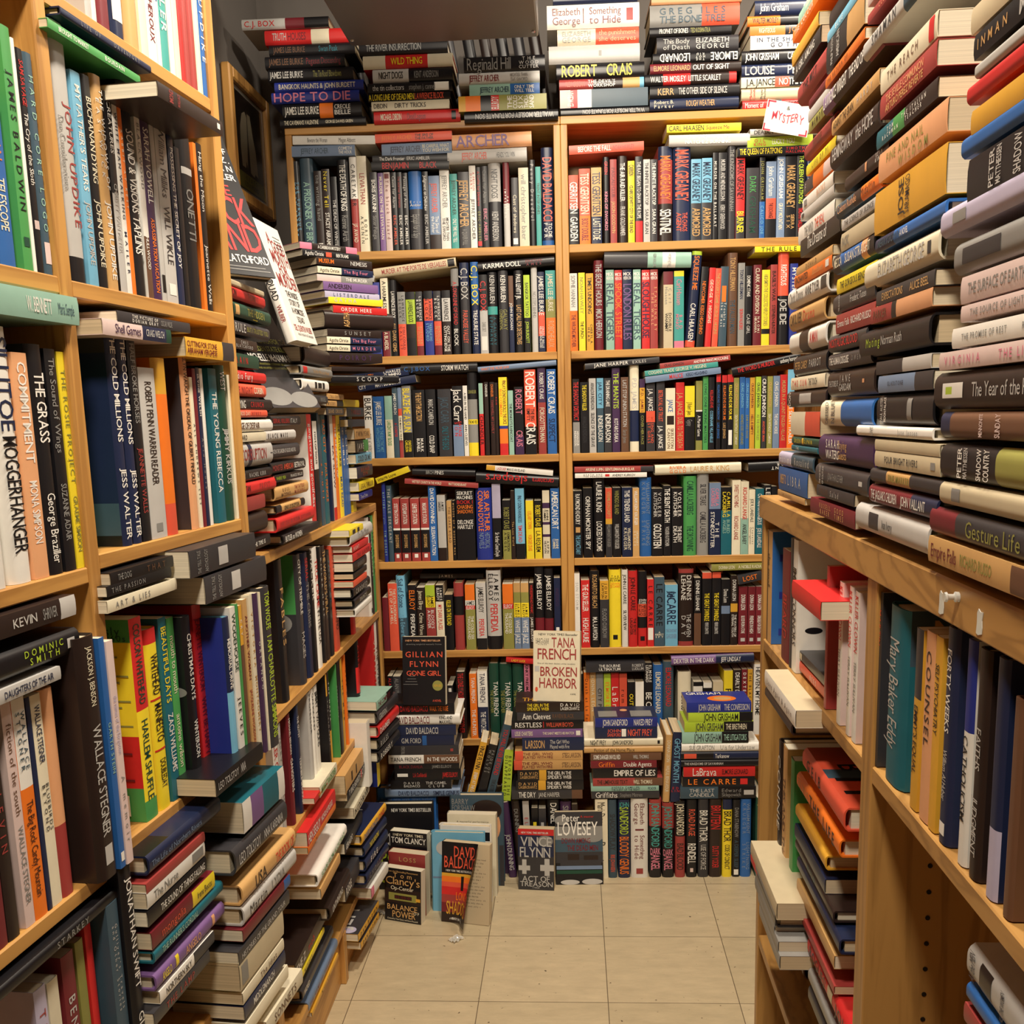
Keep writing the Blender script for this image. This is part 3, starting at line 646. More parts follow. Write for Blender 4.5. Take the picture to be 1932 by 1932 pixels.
18916,12434,900,159,1850|hK|RSERIAL KILLERS@4-58*45;AITALY@62-86
18528,12178,900,176,1850|hA|UBLACK MASS@6-70*45
18735,11885,900,225,1864|hX|ALATE IN THE GARDEN OF GOOD AND EVIL@4-84*30
19083,11624,900,188,2207|hK|JMONSTER@3-30;rAMERICAN@33-60;WBETRAYAL@64-96
18872,11475,900,125,1827|mK|LWHERE MEN@3-34*45;WFRANCES BOLLES@52-96*40
19191,11166,900,228,2185|hF|ZROSS/MACDONALD@16-42;JTHE TATTOO/MURDERS@55-86
18870,10934,900,147,1850|hK16F84K|UGENIUS OF DECEPTION@24-76*45
19516,10621,900,248,2500|hR|JEVERY DEAD GIRL PROBLEM@6-56*30;JSCOTT DAWSON@60-88*25
19814,10379,900,159,2500|hK|WBUTLER on WOMEN@4-48*60
#stand|left2|-40|3|upright row on the low bookcase top|books standing on the low bookcase top
20276,10300,0,360,2337|pR|Wgangsters and goodfellas@8-80
20707,10300,0,360,2196|pW45K|Knotorious@10-40
21146,10300,0,264,2361|pS|Oskull@40-80
21446,10300,0,360,2361|pT|OBAD CITY@6-36*55;OPAUL PRINGLE@45-80*50
22059,10300,0,153,2349|pN|
22237,10300,0,280,2350|pW88R|MEAT SLOW@30-70
22544,10300,0,276,2299|pO|WTHE KINDNESS OF@10-60
22860,10300,0,355,2311|pY|KTHE CASTLE CURSE@8-50;BMUST READ@60-90
23257,10300,0,318,2311|pB|WLEE CHILD@5-50;A
23605,10300,0,327,2311|pB|WLEE CHILD@5-50;A
24212,10300,0,360,2324|pY|KLEE CHILD@4-42*60;KNO PLAN B@60-90*50
#flat|left2|150|1|far-end pocket pile on the low bookcase|pocket books piled at the far end of the low bookcase
24563,12798,900,164,1718|mY|
25056,12575,900,210,1850|mN|RTHRILLS@10-90
25118,12340,900,172,1850|mN|J
25734,12037,900,243,1850|mF|ZTWIN PEAK@10-90
25428,11728,900,281,1493|mK60E|WJANE@10-60
25783,11467,900,217,1850|mC|UCOLD CRIME@8-90*60
25823,11110,900,271,1850|mN|rDIE-HARD/CRIME@8-90
25944,10799,900,219,1850|mY|ZLEGAL THRILLER@8-90
25636,10582,900,165,1598|mb|WTrue Crime@8-60
#flat|wh|0|1|pocket whodunits at the low bookcase|pocket whodunits piled on the low bookcase
1975,16036,900,129,1450|mP20U80P|WA CARIBBEAN MYSTERY@30-70
2028,15895,900,134,1450|mK|WAgatha Christie@4-36*60;WBERTRAMS@58-80;_r@40-50*70
2364,15746,900,167,1450|mU|OMUSEUM@4-30;ANEMESIS@60-90
2378,15578,900,136,1450|mI42N|UAgatha Christie@4-38;PThe Big Four@46-90
2354,15417,900,132,1450|mp42G|WTHE MURDER@50-90
2499,15242,900,177,1450|mv|UANDERSEN@8-50
2527,15088,900,133,1450|mQ|SLISTERDALE@15-80
2612,14970,900,153,1450|mY|AGATHA@10-50
2719,14782,900,150,1450|mR|WORDER HERE@14-70
2897,14462,900,368,1850|hU|FAGATHA@20-40^
2537,14284,900,154,1450|mU|GSUNSET@30-80
2514,14136,900,137,1450|mI42N|UAgatha Christie@4-38;PThe Big Four@46-90
2502,13974,900,129,1450|mI42N|UAgatha Christie@4-38;PMURDER@46-90
2526,13735,900,205,1450|mU|VPOIROT@20-80
2593,13549,900,98,1450|mU|
2976,13296,900,174,1850|hK|ASCOOP@30-80
#flat|left2|200|1|middle pile on the low bookcase|books piled in the middle of the low bookcase
21603,13608,900,320,2082|hU|
21717,13379,900,172,2480|hG|R_@4-16*80;FThe Man Who Lost Himself@34-88*40
21339,13090,900,211,2096|hW|K_@44-52*60;K_@56-70*50;K_@74-82*60
21179,12838,900,167,1921|hX|AHAPPEN@3-40*40;GWINCHELL@66-90
#flat|left2|150|1|middle pocket pile on the low bookcase|pocket books in the middle of the low bookcase
22921,12946,900,117,1621|mF|ZTALL CHOSEN@10-90
22837,12798,900,117,1573|mF60K|UMYSTERY@6-50
22842,12617,900,150,1623|mX|FDEAD CRUISE@10-90
#stand|left2|-40|3|low bookcase upper shelf|books on the low bookcase upper shelf
17577,7420,0,360,2640|hK|FFABLES@20-60
18837,7420,0,360,2562|hX|WCITY OF TREMBLE@4-46*45;AMAGES@60-80
19362,7420,0,360,2520|hN|RSERIAL@4-22;GTHE CRISIS@24-60
19805,7420,0,280,2493|hK|WHACKER@2-40
20118,7420,0,360,2530|hW|RTRUE CRIME@10-50;UIN THE USA@52-80
20634,7420,0,155,2494|pK|WKILLER MOST@10-60
20822,7420,0,339,2472|hU|FTHE WORLD'S VIRAL@4-60*60
21196,7420,0,360,2319|hK|SFAITH RUCE@10-50
21691,7420,0,360,2379|pr|KPIRANHAS ROBERTO SAVIANO@6-80*60
23440,7420,0,360,2516|hR|KBORN IN BLOOD@4-50;Ktrue crime@55-80
#stand|left2|-40|3|low bookcase upper shelf far end|books at the far end of the low bookcase upper shelf
25651,7420,0,294,2588|hW|_K@92-97*50
25951,7420,0,263,2557|hU|AJOHN VULGAIN@14-60
26220,7420,0,294,2585|hE|DTHE DEER@10-60
#flat|left2|400|1|small pile between upright books on low bookcase upper shelf|books piled on the low bookcase upper shelf
23093,9985,900,152,1450|mY|K_@20-40*60;K_@55-70*60
24162,9782,900,291,2453|hA|GTo Die Many@30-80
23602,9611,900,146,1759|mR|WNIGHT@4-40
23832,9402,900,181,1983|pR|KTHE SLAYER@20-90
23304,9185,900,196,1450|mK|GDARKER@30-80
23263,9024,900,122,1450|mK|G
23219,8850,900,134,1450|mr|A
23559,8615,900,219,1850|hK|ACROOKED@14-80
23623,8396,900,171,1850|hK|WSAINTS@20-80
23689,8174,900,172,1850|hW|
#standt|left2|-40|3|low bookcase middle shelf|books on the low bookcase middle shelf
16612,5050,0,305,2140|pW|RKILLER CLOWN@2-60*60
16943,5050,0,202,2140|pA|GTERRY SULLIVAN@10-70
17581,5050,0,189,2140|hM|WMICHAEL BENSON@4-36;WGANGSTERS/@40-70
18147,5050,0,201,2140|hN|WTHE GUTSY@10-30;WTERRIBLE SHARKS@48-90
19070,5050,0,181,2140|hA|XPROFESSOR@2-40
19301,5050,0,202,2140|hW|KGANGLAND@4-40
19553,5050,0,232,2140|pW|KJIMMY TWO GUNS@5-60*65
20498,5050,0,117,2140|py22K|ATHE VIOLENT@20-80
20657,5050,0,128,2140|pK60y|WTHE MAFIA@10-50
21413,5050,0,98,2140|pE|AGREEN MILE@10-70
21596,5050,0,292,2140|pK|Y
21896,5050,0,175,2140|py|KTHE MOB@10-80
22300,5050,0,117,2140|pO|UDARK WARRIOR@10-80
23655,5050,0,263,2140|hK30R60K|RAMERICAN@4-60;WMAD BUTCHER@62-95
#stand|left2|-40|3|low bookcase middle shelf far end|books at the far end of the low bookcase middle shelf
25620,5050,0,294,2140|pR|IVIETNAM@20-80
25920,5050,0,294,2140|pW|XTHE LIVES@30-80
26220,5050,0,294,2140|pU|
#flat|jut|0|1|corner pile at the low bookcase end|books jutting from the low bookcase end
24758,5593,900,218,1450|mH60K|MTHE COMPLETE@8-80
25216,5231,900,304,1850|hX|AGRIFFIN@4-40
25250,4888,900,284,1850|hR|WDAHMER@4-50
25242,4571,900,272,1850|hK|ARULES@4-40
25206,4263,900,272,1850|hK|WROBBERY@4-60
#stand|left2|300|3|upright thin books before the corner pile|books standing at the low bookcase end
22773,3835,0,360,1588|mW|
23713,3472,0,360,1768|mY|NTRUE CRIME@10-60
#flat|left2|200|1|pile on the low bookcase bottom shelf|books piled on the low bookcase lower shelf
20101,5174,900,225,1450|mI|EMANHATTAN DECEIVER@8-90*60
22688,4410,900,432,1903|pF|U_@30-36*50;U_@55-60*50
23150,4212,900,252,2250|pK|WTHE SUSPECT@6-80*50
#flat|left2|200|1|pile on the low bookcase lower shelf|books piled on the low bookcase lower shelf
19910,5215,900,121,1682|mR60I|YMARIO@4-60
19826,4586,900,329,2250|pR|WHEN SEGUY@2-42*55;WNICHOLAS PILEGGI@46-86*35
19803,4491,900,141,2250|pO|FSOME LIVED IN@10-80*50
20633,3554,900,255,2500|hW|ESCAPE FROM ALCATRAZ@10-90*40
19916,3225,900,220,1651|mF|y
20705,2462,900,278,1850|hU|WUNTHINKING@10-60
22243,3196,900,244,1850|mK|WGERALDO@4-40
21652,2181,900,378,1450|mX|WROGUE@4-40
22967,4199,900,250,1850|mU|WTHE SUSPECT@5-60;R_@64-70*80
23167,3578,900,255,1718|mI|UIN COLD BLOOD@4-90
#flat|jut|0|1|pile jutting out by the floor at the low bookcase|books jutting out near the floor at the low bookcase
23658,2891,900,235,2003|hy|BDAVID BALDACCI@8-60*55;RONE@66-90*60
23648,2535,900,237,1850|hN|YTHE FLORENTINE@20-60
23686,2157,900,268,1850|hN|WFIRE@20-50
23681,1831,900,239,1850|hN|GGHOST@10-60
23570,1338,900,258,1450|mP15W|
22633,864,900,174,1644|my|UDAN BROWN@10-90
22591,583,900,176,1450|my|UDAN BROWN@10-90
#flat|left2|0|1|pile on the low bookcase bottom shelf by the floor|books piled on the low bookcase bottom shelf
19178,2295,900,300,2250|pU|WTHE Z@2-30;Rmob@40-60
19042,2104,900,116,1975|pY|UMURDER@10-60
19747,1667,900,212,2500|hX|WWICKED@4-20
20032,1207,900,216,2453|hg|JTHE GAME OF THRONES@4-80*30
20026,993,900,97,2245|py|UMINDS EYE@10-90
#flat|right|-50|1|farthest stack on the right counter|books stacked on the counter, farthest stack
-14951,11090,900,93,1985|pF|ZTHE FRIENDS@14-60
-14817,11199,900,363,2071|pB|FUMBERTO@6-30*40;ALIBRA@36-80*40
-14490,11580,900,230,2401|hQ40S|WFatima@4-40;ARosalind@50-90
-14226,11858,900,88,1706|hT|WTHE@10-40
-14158,11953,900,113,1763|hD|YGREEN DOLPHIN@8-80;_y@40-46*80
-14163,12096,900,340,1850|mI52r|
-13842,12506,900,241,2500|hU|A_@36-66*60;WDON@6-12^
-13920,12763,900,180,2155|pI|RTHE SUN@6-50*50;XTHE TOUCH@56-80
-13874,12959,900,296,2022|hK|FPETER CAREY@6-46*35;APARROT@52-86*35
-13936,13307,900,307,2296|hW30U55W|RA MAN@60-80
#flat|right|-50|1|farthest stack on the right counter, upper half|books stacked on the counter, farthest stack
-14072,13651,900,300,2207|hF|UCAROL REEK@4-40*50;rDrama@44-76*50
-13927,13991,900,283,2478|hW|GClock Dance@4-42*55;XANNE TYLER@48-82*45;_X@86-98*60
-13724,14260,900,179,2250|pO|UENCHANTED@4-40;FSharon Bowers@52-80;W_@86-94*50
-13707,14415,900,124,2142|pF|ZDONALD@30-60
-13353,14647,900,275,2250|pK|WThe Dreams of@20-70*60
-13668,14844,900,245,2097|pW|GTHE WIND@20-45;rTHE REAL@50-76
-13709,15160,900,112,1922|pA|X_@4-12*40
-13764,15285,900,154,1758|mW|G_@6-16*50;fBOOKS@50-76
-13811,15476,900,187,1650|mX34O70p|AF@4-10
-13678,15716,900,134,1650|mY|ULIFE OF PI@8-90
#flat|right|-50|1|farthest stack on the right counter, top|books stacked on the counter, farthest stack
-13772,15952,900,202,1700|hJ|ZTHE PASSAGE@30-60
-13581,16256,900,148,1650|mo|UMEMORY@10-60
-13637,16417,900,148,1650|mA|
-13565,16574,900,148,1700|hM|
-14315,16832,900,292,1700|hJ|KTHE MIST@20-70*40
-14666,17252,900,218,1650|mK|WA GIRL AMONG@10-80*45
-14824,17516,900,175,1650|my|
-14814,17839,900,157,1650|mO|WTHE COLOUR@10-80
-14300,17896,900,204,1785|mH50O|
-13955,17939,900,164,1650|mI|
#flat|right|50|1|second stack on the right counter|books stacked on the counter, second stack
-11884,11081,900,206,2250|pM|FRUSSELL/BAKER@24-50*75;FGOOD/TIMES@55-82*75
-11941,11339,900,143,1845|mX|ZWORLDLAND@8-34*50;ASalad@40-62*50
-11416,11486,900,275,2465|hX|ATHE FORTRESS/OF SOLITUDE@8-20^;GJONATHAN LETHEM@28-58*30;_A@86-92*20
-11228,11798,900,348,2499|hV|WSARAH/WATERS@16-42*75;FPaying/Guests@40-56*70
-11345,12260,900,320,2334|hI44B|XDRESSED@12-18^;XIN BLUE@24-32^
-11296,12618,900,313,2032|hU|ATHE STORIES OF@4-26*22;AJANE/GARDAM@28-54*65;_f@78-82*14
-11448,12956,900,185,1890|hX|WTHE HUMAN DISGUISE@4-52*45;GOWEN@58-80*30
-11662,13168,900,198,1700|hX|RNOSTALGIC BLOOD@4-80*50
#flat|right|50|1|second stack on the right counter, upper half|books stacked on the counter, second stack
-11355,13370,900,225,1650|mJ|WEmma Falls@6-38*35;WRICHARD RUSSO@42-92*35
-11380,13614,900,226,1788|hX|ATHE ADVENTURES@12-22^;AFrederic Tuten@45-82*35
-11362,13842,900,175,1650|mY|KTHE GORGEOUS BEING@10-74*45
-11477,14103,900,229,1747|hK18B72f85K|IMECCA@4-24*45;ISUSAN STRAIGHT@32-92*45
-11228,14316,900,207,1650|mw|GPACIFIC@4-22
-11211,14562,900,114,1650|mA|UTHE SCIENCE OF SILENCE@8-80*50
-11338,14741,900,174,1807|hS42U60O|fColumn Rushdie@4-50*50;KMidaffin@60-90*50
-11068,14987,900,161,1700|hU|WSEAN/KINES@66-96*60;_f@50-54*60
#flat|right|50|1|second stack on the right counter, top|books stacked on the counter, second stack
-11504,15387,900,280,2021|hU|AHEMINGWAY@6-52*50;Athe HOPE@58-92*55
-11503,15790,900,161,1976|pF|UAGAINST THE GRAIN@4-50*55;AHARDY@54-92*45
-11475,16153,900,241,2500|hv20U80M|WLAWRENCE WRIGHT@2-46*60;WTHE END OF OCTOBER@50-96*50
-12118,16440,900,119,1750|mO|UTHE RETURN OF@4-60*45
-12177,16611,900,355,1677|mK58F|APHILIP ROTH@14-20^;AAMERICAN@28-40^
-12181,16964,900,117,1650|mC|WBLUE@10-60
-12101,17094,900,189,1650|mU|
#flat|right|80|1|third stack on the right counter|books stacked on the counter, third stack
-9327,11126,900,291,2408|hA|X_@22-36*60;KIvan Ivory@42-56*30
-9138,11470,900,189,2098|hM66N|WTHE JAGUAR'S CHILDREN@4-46*50;WJOHN VAILLANT@52-86*50
-9041,11693,900,142,2169|hX26F60X|oFINE MARKER@30-60*45
-9099,11862,900,164,1968|pw|XFOUR BRIGHT RIVERS@18-70*40;G_@88-94*40
-9128,12033,900,109,1950|pw|Z
-9331,12173,900,110,2484|hW|GLIVE@16-32^;GJane Jensen@60-84
-9347,12303,900,296,1700|hK|APAUL AUSTER@6-14^;WMOON PALACE@14-20^;G_@58-66*70
-9384,12624,900,170,1653|mg70X|KGLADSTONE@20-50*25
-9452,12811,900,133,1682|mX52A|G
-9539,13013,900,292,2263|hK|LMating@12-34*32;ANorman Rush@36-66*32
#flat|right|80|1|third stack on the right counter, upper half|books stacked on the counter, third stack
-9502,13354,900,163,1901|pJ38K46f|ZPARKER@6-30
-9454,13522,900,145,1760|mX|FEXPECTATIONS@12-50*50;FALICE BEEL@62-92*50
-9392,13738,900,277,2295|hI|AELIZABETH GEORGE@22-84*50;_X@88-92*40
-9259,14070,900,145,2058|hN30B|SMERRYDOWN@5-40;WA NOVEL@40-52*40
-9297,14260,900,418,2088|py|KJOSE/SARAMAGO@38-56^
#flat|right|80|1|third stack on the right counter, top|books stacked on the counter, third stack
-9326,14767,900,278,1966|pf|oFINE AND NAIL@14-70*30;oWISDOM@30-80@0
-9599,15116,900,173,1803|mT30E50U|WTOM/RACHMAN@12-40*60;WTHE ITALIAN/TEACHER@44-86*60
-9663,15390,900,220,1650|mJ|fTHE SEVILLE COMMUNION@12-80*30;FARTURO PEREZ REVERTE@12-80@0
-9676,15632,900,219,1650|mI|ZTHE REACH@14-70*35;_R@88-96*90
-9657,16177,900,199,2375|hA58S|XSHAMAN@14-48*50
-9753,16501,900,88,2138|pJ|fCLEOPATRA@10-60
-9807,16677,900,100,2096|pp|
#flat|right|100|1|nearest stack on the right counter|books stacked on the counter, nearest stack
-7098,11103,900,230,2150|pF|MEmpire Falls@4-32*50;oRICHARD RUSSO@36-66*40;_Z@82-94*90
-6886,11366,900,234,2350|hM26X|oGesture Life@36-80*55
-6671,11644,900,186,2350|hw|_G@12-20*60
-6790,11863,900,296,2250|hK52o|WPETER@18-22^;AMATTHIESSEN@23-28^;WSHADOW@36-40^;WCOUNTRY@42-47^
-6920,12211,900,214,2150|hN10Z|pMENNONITE@34-48^;pSUNDAY@50-62^
-6872,12446,900,311,2400|hU|AThe Year of the Runaways@36-98*36;_W@9-28*40;_L@12-18*20
-6930,12776,900,148,2250|pp|PVIRGINIA@6-40*45;PTHE LITTLE@56-90*45
-6701,12945,900,159,2200|pW|GTHE PROMISE OF REST@10-50*30;GREYNOLDS PRICE@62-95*30
#flat|right|100|1|nearest stack on the right counter, upper half|books stacked on the counter, nearest stack
-6679,13143,900,127,2050|pp|GTHE SOURCE OF LIGHT@10-58*40
-6707,13289,900,211,2050|pp|GTHE SURFACE OF EARTH@8-60*40
-6587,13537,900,254,2350|hG|X_@8-40*50
-6896,13891,900,226,2400|hQ|G_@12-24*40
-6529,14070,900,325,2200|pK|APETER@20-24^;AMATTHIESSEN@26-30^;ASHADOW@40-46^
#flat|right|100|1|nearest stack on the right counter, top|books stacked on the counter, nearest stack
-6744,14440,900,159,2150|hB|W
-6563,14578,900,179,2150|py|
-6675,14830,900,142,2150|hR|
-6533,14986,900,102,2150|hA|
-6628,15131,900,186,2100|pK|FINMAN@4-30*40;AMARTIN@40-90*60
-6663,15344,900,196,2150|pw|
#standt|right|-40|2|right bookcase far bay shelf|books on the right bookcase far bay shelf
-17760,8485,0,316,1939|hK|
-17756,8485,0,478,1948|pF|Kthe small@20-50
-16393,8485,0,545,1801|mM|RBEARD@40-80
-15790,8485,0,176,2035|pX|
-15588,8485,0,318,2045|pW|KJIMMY CONNORS@20-80*70
-13477,8485,0,128,1945|pJ|
-12812,8485,0,188,1844|mW|RKILLER CLOWN@3-40*70;GTERRY SULLIVAN@46-80
-12340,8485,0,161,1864|mW|RKILLER CLOWN@3-40*70;GTERRY SULLIVAN@46-80
-12082,8485,0,186,1845|mW|RKILLER CLOWN@3-40*70;GTERRY SULLIVAN@46-80
#standt|right|-40|-2|right bookcase near bay shelf|books on the right bookcase near bay shelf
-11122,8520,0,130,1974|pX|rMARTIN@10-30
-10809,8520,0,590,1916|hT|AMary Baker Eddy@18-80*50;A
-9885,8520,0,200,1834|mX38y|UEMMY'S EQUAL@42-80*50
-9602,8520,0,240,1870|mf|UCOUNSEL@10-60
-9345,8520,0,183,1876|my|USELF PSYCHIATRY@14-50*50
-9088,8520,0,243,2023|hN|WFORTY WEEKS@10-48*40;AWilliam Al Huber@56-80*35;_W@90-96*50
-8601,8520,0,174,2013|hb40W|KCATHOLICISM@42-80*55
-8351,8520,0,211,1996|hU|AFAITHS@34-52*45;AJUDGMENT@64-90*45
-7980,8520,0,193,2007|hN70Q|
-7634,8520,0,153,1777|hZ|
#flat|right|300|1|lying across the right bookcase far bay shelf|books lying in the right bookcase far bay
-12369,9908,900,240,1650|mR|
#flat|right|-100|1|piled on the right bookcase far bay shelf|books piled in the right bookcase far bay
-13577,8272,900,172,1650|mg|
-13606,8543,900,140,1650|mr|WBEES@40-70
-13625,8713,900,134,1650|mX|_w@2-12*70
#flat|right|350|1|jutting over the right bookcase low shelf|books jutting from the right bookcase low shelf
-13406,8203,900,252,2238|pW|ZLove Again & Again@10-90*35
-13633,8028,900,168,1962|hU|V
#standt|right|-40|-2|right bookcase far bay lower shelf|books on the right bookcase far bay lower shelf
-16450,4500,0,290,2569|hU|WCONNIE@10-60*70
-16026,4500,0,321,2613|pF|ZTHIS AND THAT@20-80
-15434,4500,0,246,2602|pE|
#flat|right|0|1|pile in the right bookcase far bay lower shelf|books piled in the right bookcase far bay lower shelf
-12128,7264,900,311,2319|hr|KGEIB@10-50
#flat|right|0|1|lower pile in the right bookcase far bay lower shelf|books piled in the right bookcase far bay lower shelf
-12296,6839,900,243,2500|hO|FELVIS@4-30;KTHE LIFE@34-90*70
-12971,6348,900,208,1863|hy|
-12958,6011,900,210,1917|pN|G
-12486,5845,900,163,2317|hU|TWILD@30-60
-12149,5585,900,210,2500|hN|A
-12379,5245,900,190,2250|pF|
-12337,4908,900,119,2250|pJ|
#flat|right|-300|1|low inner pile in the right bookcase far bay|books piled in the right bookcase far bay
-15399,3674,900,359,1900|hX|
-15364,3308,900,346,1900|hZ|
#flat|right|-20|1|pile on the right bookcase lowest visible shelf|books piled on the right bookcase lowest shelf
-11427,4593,900,271,2500|hR|KROGUES'@6-44*55;KJOHN@64-94*60;_w@48-58*70
-11343,4205,900,206,2500|hG|
-11310,3896,900,277,2500|hX|
#flat|right|400|1|low jutting pile at the right bookcase foot|books jutting out at the right bookcase's far foot
-14142,5002,900,264,2250|pw|R
-14184,4864,900,222,2191|hR30K|
-14243,4828,900,301,1650|mG|
-14281,4641,900,225,1650|mG|
-13979,4548,900,197,1650|mG|
-13849,4367,900,220,1650|mG|
#flat|right|-100|1|lying on the right bookcase near bay low shelf|books lying in the right bookcase near bay
-6381,7536,900,314,2000|hA|NAll the MEN@2-10^;NALL THE WOMEN@30-44^;U_@14-26*80
-6360,7330,900,159,2000|hB|
-6393,7103,900,174,2000|pJ|
'''
# ---------------------------------------------------------------- palette
PAL = {'K': ('black', '17161a'), 'X': ('charcoal', '37363a'), 'U': ('dark brown', '2c201d'), 'N': ('navy', '1e2848'),
       'B': ('blue', '2a62a8'), 'b': ('royal blue', '25338a'), 'g': ('steel blue', '7489a8'), 'C': ('light blue', '74b4d4'),
       'S': ('slate', '3d5463'), 'T': ('teal', '1b6675'), 't': ('turquoise', '45a39c'), 'H': ('mint', '96bfae'),
       'D': ('dark green', '1c4838'), 'E': ('green', '4a9a52'), 'L': ('lime', 'b2cd3a'), 'o': ('olive', '93914a'),
       'Y': ('yellow', 'f6dd30'), 'y': ('golden', 'dca636'), 'O': ('orange', 'f07b25'), 'r': ('coral', 'e25a40'),
       'R': ('red', 'd02a2a'), 'M': ('maroon', '74202a'), 'J': ('brick red', 'a23f3c'), 'P': ('pink', 'e0829c'),
       'p': ('pale pink', 'dcc5c0'), 'f': ('apricot', 'e2a678'), 'F': ('tan', 'cfa367'), 'Z': ('brown', '6a4a36'),
       'V': ('plum', '43284f'), 'v': ('mauve', '7d5c92'), 'Q': ('lavender', 'b8b2cc'), 'G': ('grey', '8c8b88'),
       'A': ('silver', 'c2c0bc'), 'w': ('oatmeal', 'cdbf9f'), 'I': ('cream', 'e8dfc4'), 'W': ('white', 'efece4')}

def lin(h):
    v = [int(h[i:i + 2], 16) / 255 for i in (0, 2, 4)]
    return [c / 12.92 if c <= .04045 else ((c + .055) / 1.055) ** 2.4 for c in v] + [1]

def node(nt, t, **k):
    n = nt.nodes.new(t)
    for a, b in k.items():
        if a in n.inputs: n.inputs[a].default_value = b
        else: setattr(n, a, b)
    return n

def newmat(name, rough=.45, **k):
    m = D.materials.new(name); m.use_nodes = True
    nt = m.node_tree; b = nt.nodes['Principled BSDF']; b.inputs['Roughness'].default_value = rough
    for a, v in k.items(): b.inputs[a].default_value = v
    return m, nt, b

def cover_mat(key):
    nm, hx = PAL[key]
    m, nt, b = newmat(nm.replace(' ', '_') + '_cover', .42)
    if key in 'KXUN': b.inputs['Roughness'].default_value = .36
    oi = node(nt, 'ShaderNodeObjectInfo'); tc = node(nt, 'ShaderNodeTexCoord')
    no = node(nt, 'ShaderNodeTexNoise', Scale=35.0, Detail=4.0); nt.links.new(tc.outputs['Object'], no.inputs['Vector'])
    ad = node(nt, 'ShaderNodeMath', operation='MULTIPLY_ADD'); nt.links.new(no.outputs['Fac'], ad.inputs[0]); ad.inputs[1].default_value = .22
    ma = node(nt, 'ShaderNodeMapRange'); nt.links.new(oi.outputs['Random'], ma.inputs['Value']); ma.inputs['To Min'].default_value = .78; ma.inputs['To Max'].default_value = 1.0
    nt.links.new(ma.outputs['Result'], ad.inputs[2])
    hs = node(nt, 'ShaderNodeHueSaturation', Color=lin(hx)); nt.links.new(ad.outputs['Value'], hs.inputs['Value'])
    nt.links.new(hs.outputs['Color'], b.inputs['Base Color'])
    return m
MAT = {k: cover_mat(k) for k in PAL}

def page_mat():
    m, nt, b = newmat('page_edges', .85)
    tc = node(nt, 'ShaderNodeTexCoord'); mp = node(nt, 'ShaderNodeMapping'); mp.inputs['Scale'].default_value = (900, 3, 3)
    no = node(nt, 'ShaderNodeTexNoise', Scale=1.0, Detail=2.0)
    nt.links.new(tc.outputs['Object'], mp.inputs['Vector']); nt.links.new(mp.outputs['Vector'], no.inputs['Vector'])
    oi = node(nt, 'ShaderNodeObjectInfo')
    c1 = node(nt, 'ShaderNodeMix', data_type='RGBA'); c1.inputs[6].default_value = lin('cdb791'); c1.inputs[7].default_value = lin('ebe3cd')
    nt.links.new(oi.outputs['Random'], c1.inputs[0])
    mr = node(nt, 'ShaderNodeMapRange'); nt.links.new(no.outputs['Fac'], mr.inputs['Value'])
    mr.inputs['From Min'].default_value = .3; mr.inputs['From Max'].default_value = .7; mr.inputs['To Min'].default_value = .8; mr.inputs['To Max'].default_value = 1.03
    hs = node(nt, 'ShaderNodeHueSaturation'); nt.links.new(c1.outputs[2], hs.inputs['Color']); nt.links.new(mr.outputs['Result'], hs.inputs['Value'])
    nt.links.new(hs.outputs['Color'], b.inputs['Base Color'])
    return m
PAGE = page_mat()

def wood_mat(name, c1, c2, axis, ply=False, scale=1.0):
    m, nt, b = newmat(name, .42)
    tc = node(nt, 'ShaderNodeTexCoord'); mp = node(nt, 'ShaderNodeMapping')
    s = [26 * scale] * 3; s[axis] = 1.6 * scale
    if ply: s = [9 * scale] * 3; s[axis] = 2.6
    mp.inputs['Scale'].default_value = s
    nt.links.new(tc.outputs['Object'], mp.inputs['Vector'])
    no = node(nt, 'ShaderNodeTexNoise', Scale=1.0, Detail=5.0, Distortion=.6); nt.links.new(mp.outputs['Vector'], no.inputs['Vector'])
    sn = node(nt, 'ShaderNodeMath', operation='MULTIPLY'); nt.links.new(no.outputs['Fac'], sn.inputs[0]); sn.inputs[1].default_value = 60 if ply else 26
    si = node(nt, 'ShaderNodeMath', operation='SINE'); nt.links.new(sn.outputs[0], si.inputs[0])
    mr = node(nt, 'ShaderNodeMapRange'); nt.links.new(si.outputs[0], mr.inputs['Value']); mr.inputs['From Min'].default_value = -1
    pw = node(nt, 'ShaderNodeMath', operation='POWER'); nt.links.new(mr.outputs['Result'], pw.inputs[0]); pw.inputs[1].default_value = 2.2
    mx = node(nt, 'ShaderNodeMix', data_type='RGBA'); mx.inputs[6].default_value = lin(c1); mx.inputs[7].default_value = lin(c2)
    fa = node(nt, 'ShaderNodeMath', operation='MULTIPLY'); nt.links.new(pw.outputs[0], fa.inputs[0]); fa.inputs[1].default_value = .55
    nt.links.new(fa.outputs[0], mx.inputs[0])
    n2 = node(nt, 'ShaderNodeTexNoise', Scale=3.0, Detail=3.0); nt.links.new(tc.outputs['Object'], n2.inputs['Vector'])
    m2 = node(nt, 'ShaderNodeMapRange'); nt.links.new(n2.outputs['Fac'], m2.inputs['Value']); m2.inputs['To Min'].default_value = .82; m2.inputs['To Max'].default_value = 1.12
    hs = node(nt, 'ShaderNodeHueSaturation'); nt.links.new(mx.outputs[2], hs.inputs['Color']); nt.links.new(m2.outputs['Result'], hs.inputs['Value'])
    nt.links.new(hs.outputs['Color'], b.inputs['Base Color'])
    return m
WOODX = wood_mat('oak_along', 'cf9a52', '9a662f', 0)
WOODZ = wood_mat('oak_upright', 'cf9a52', '9a662f', 2)
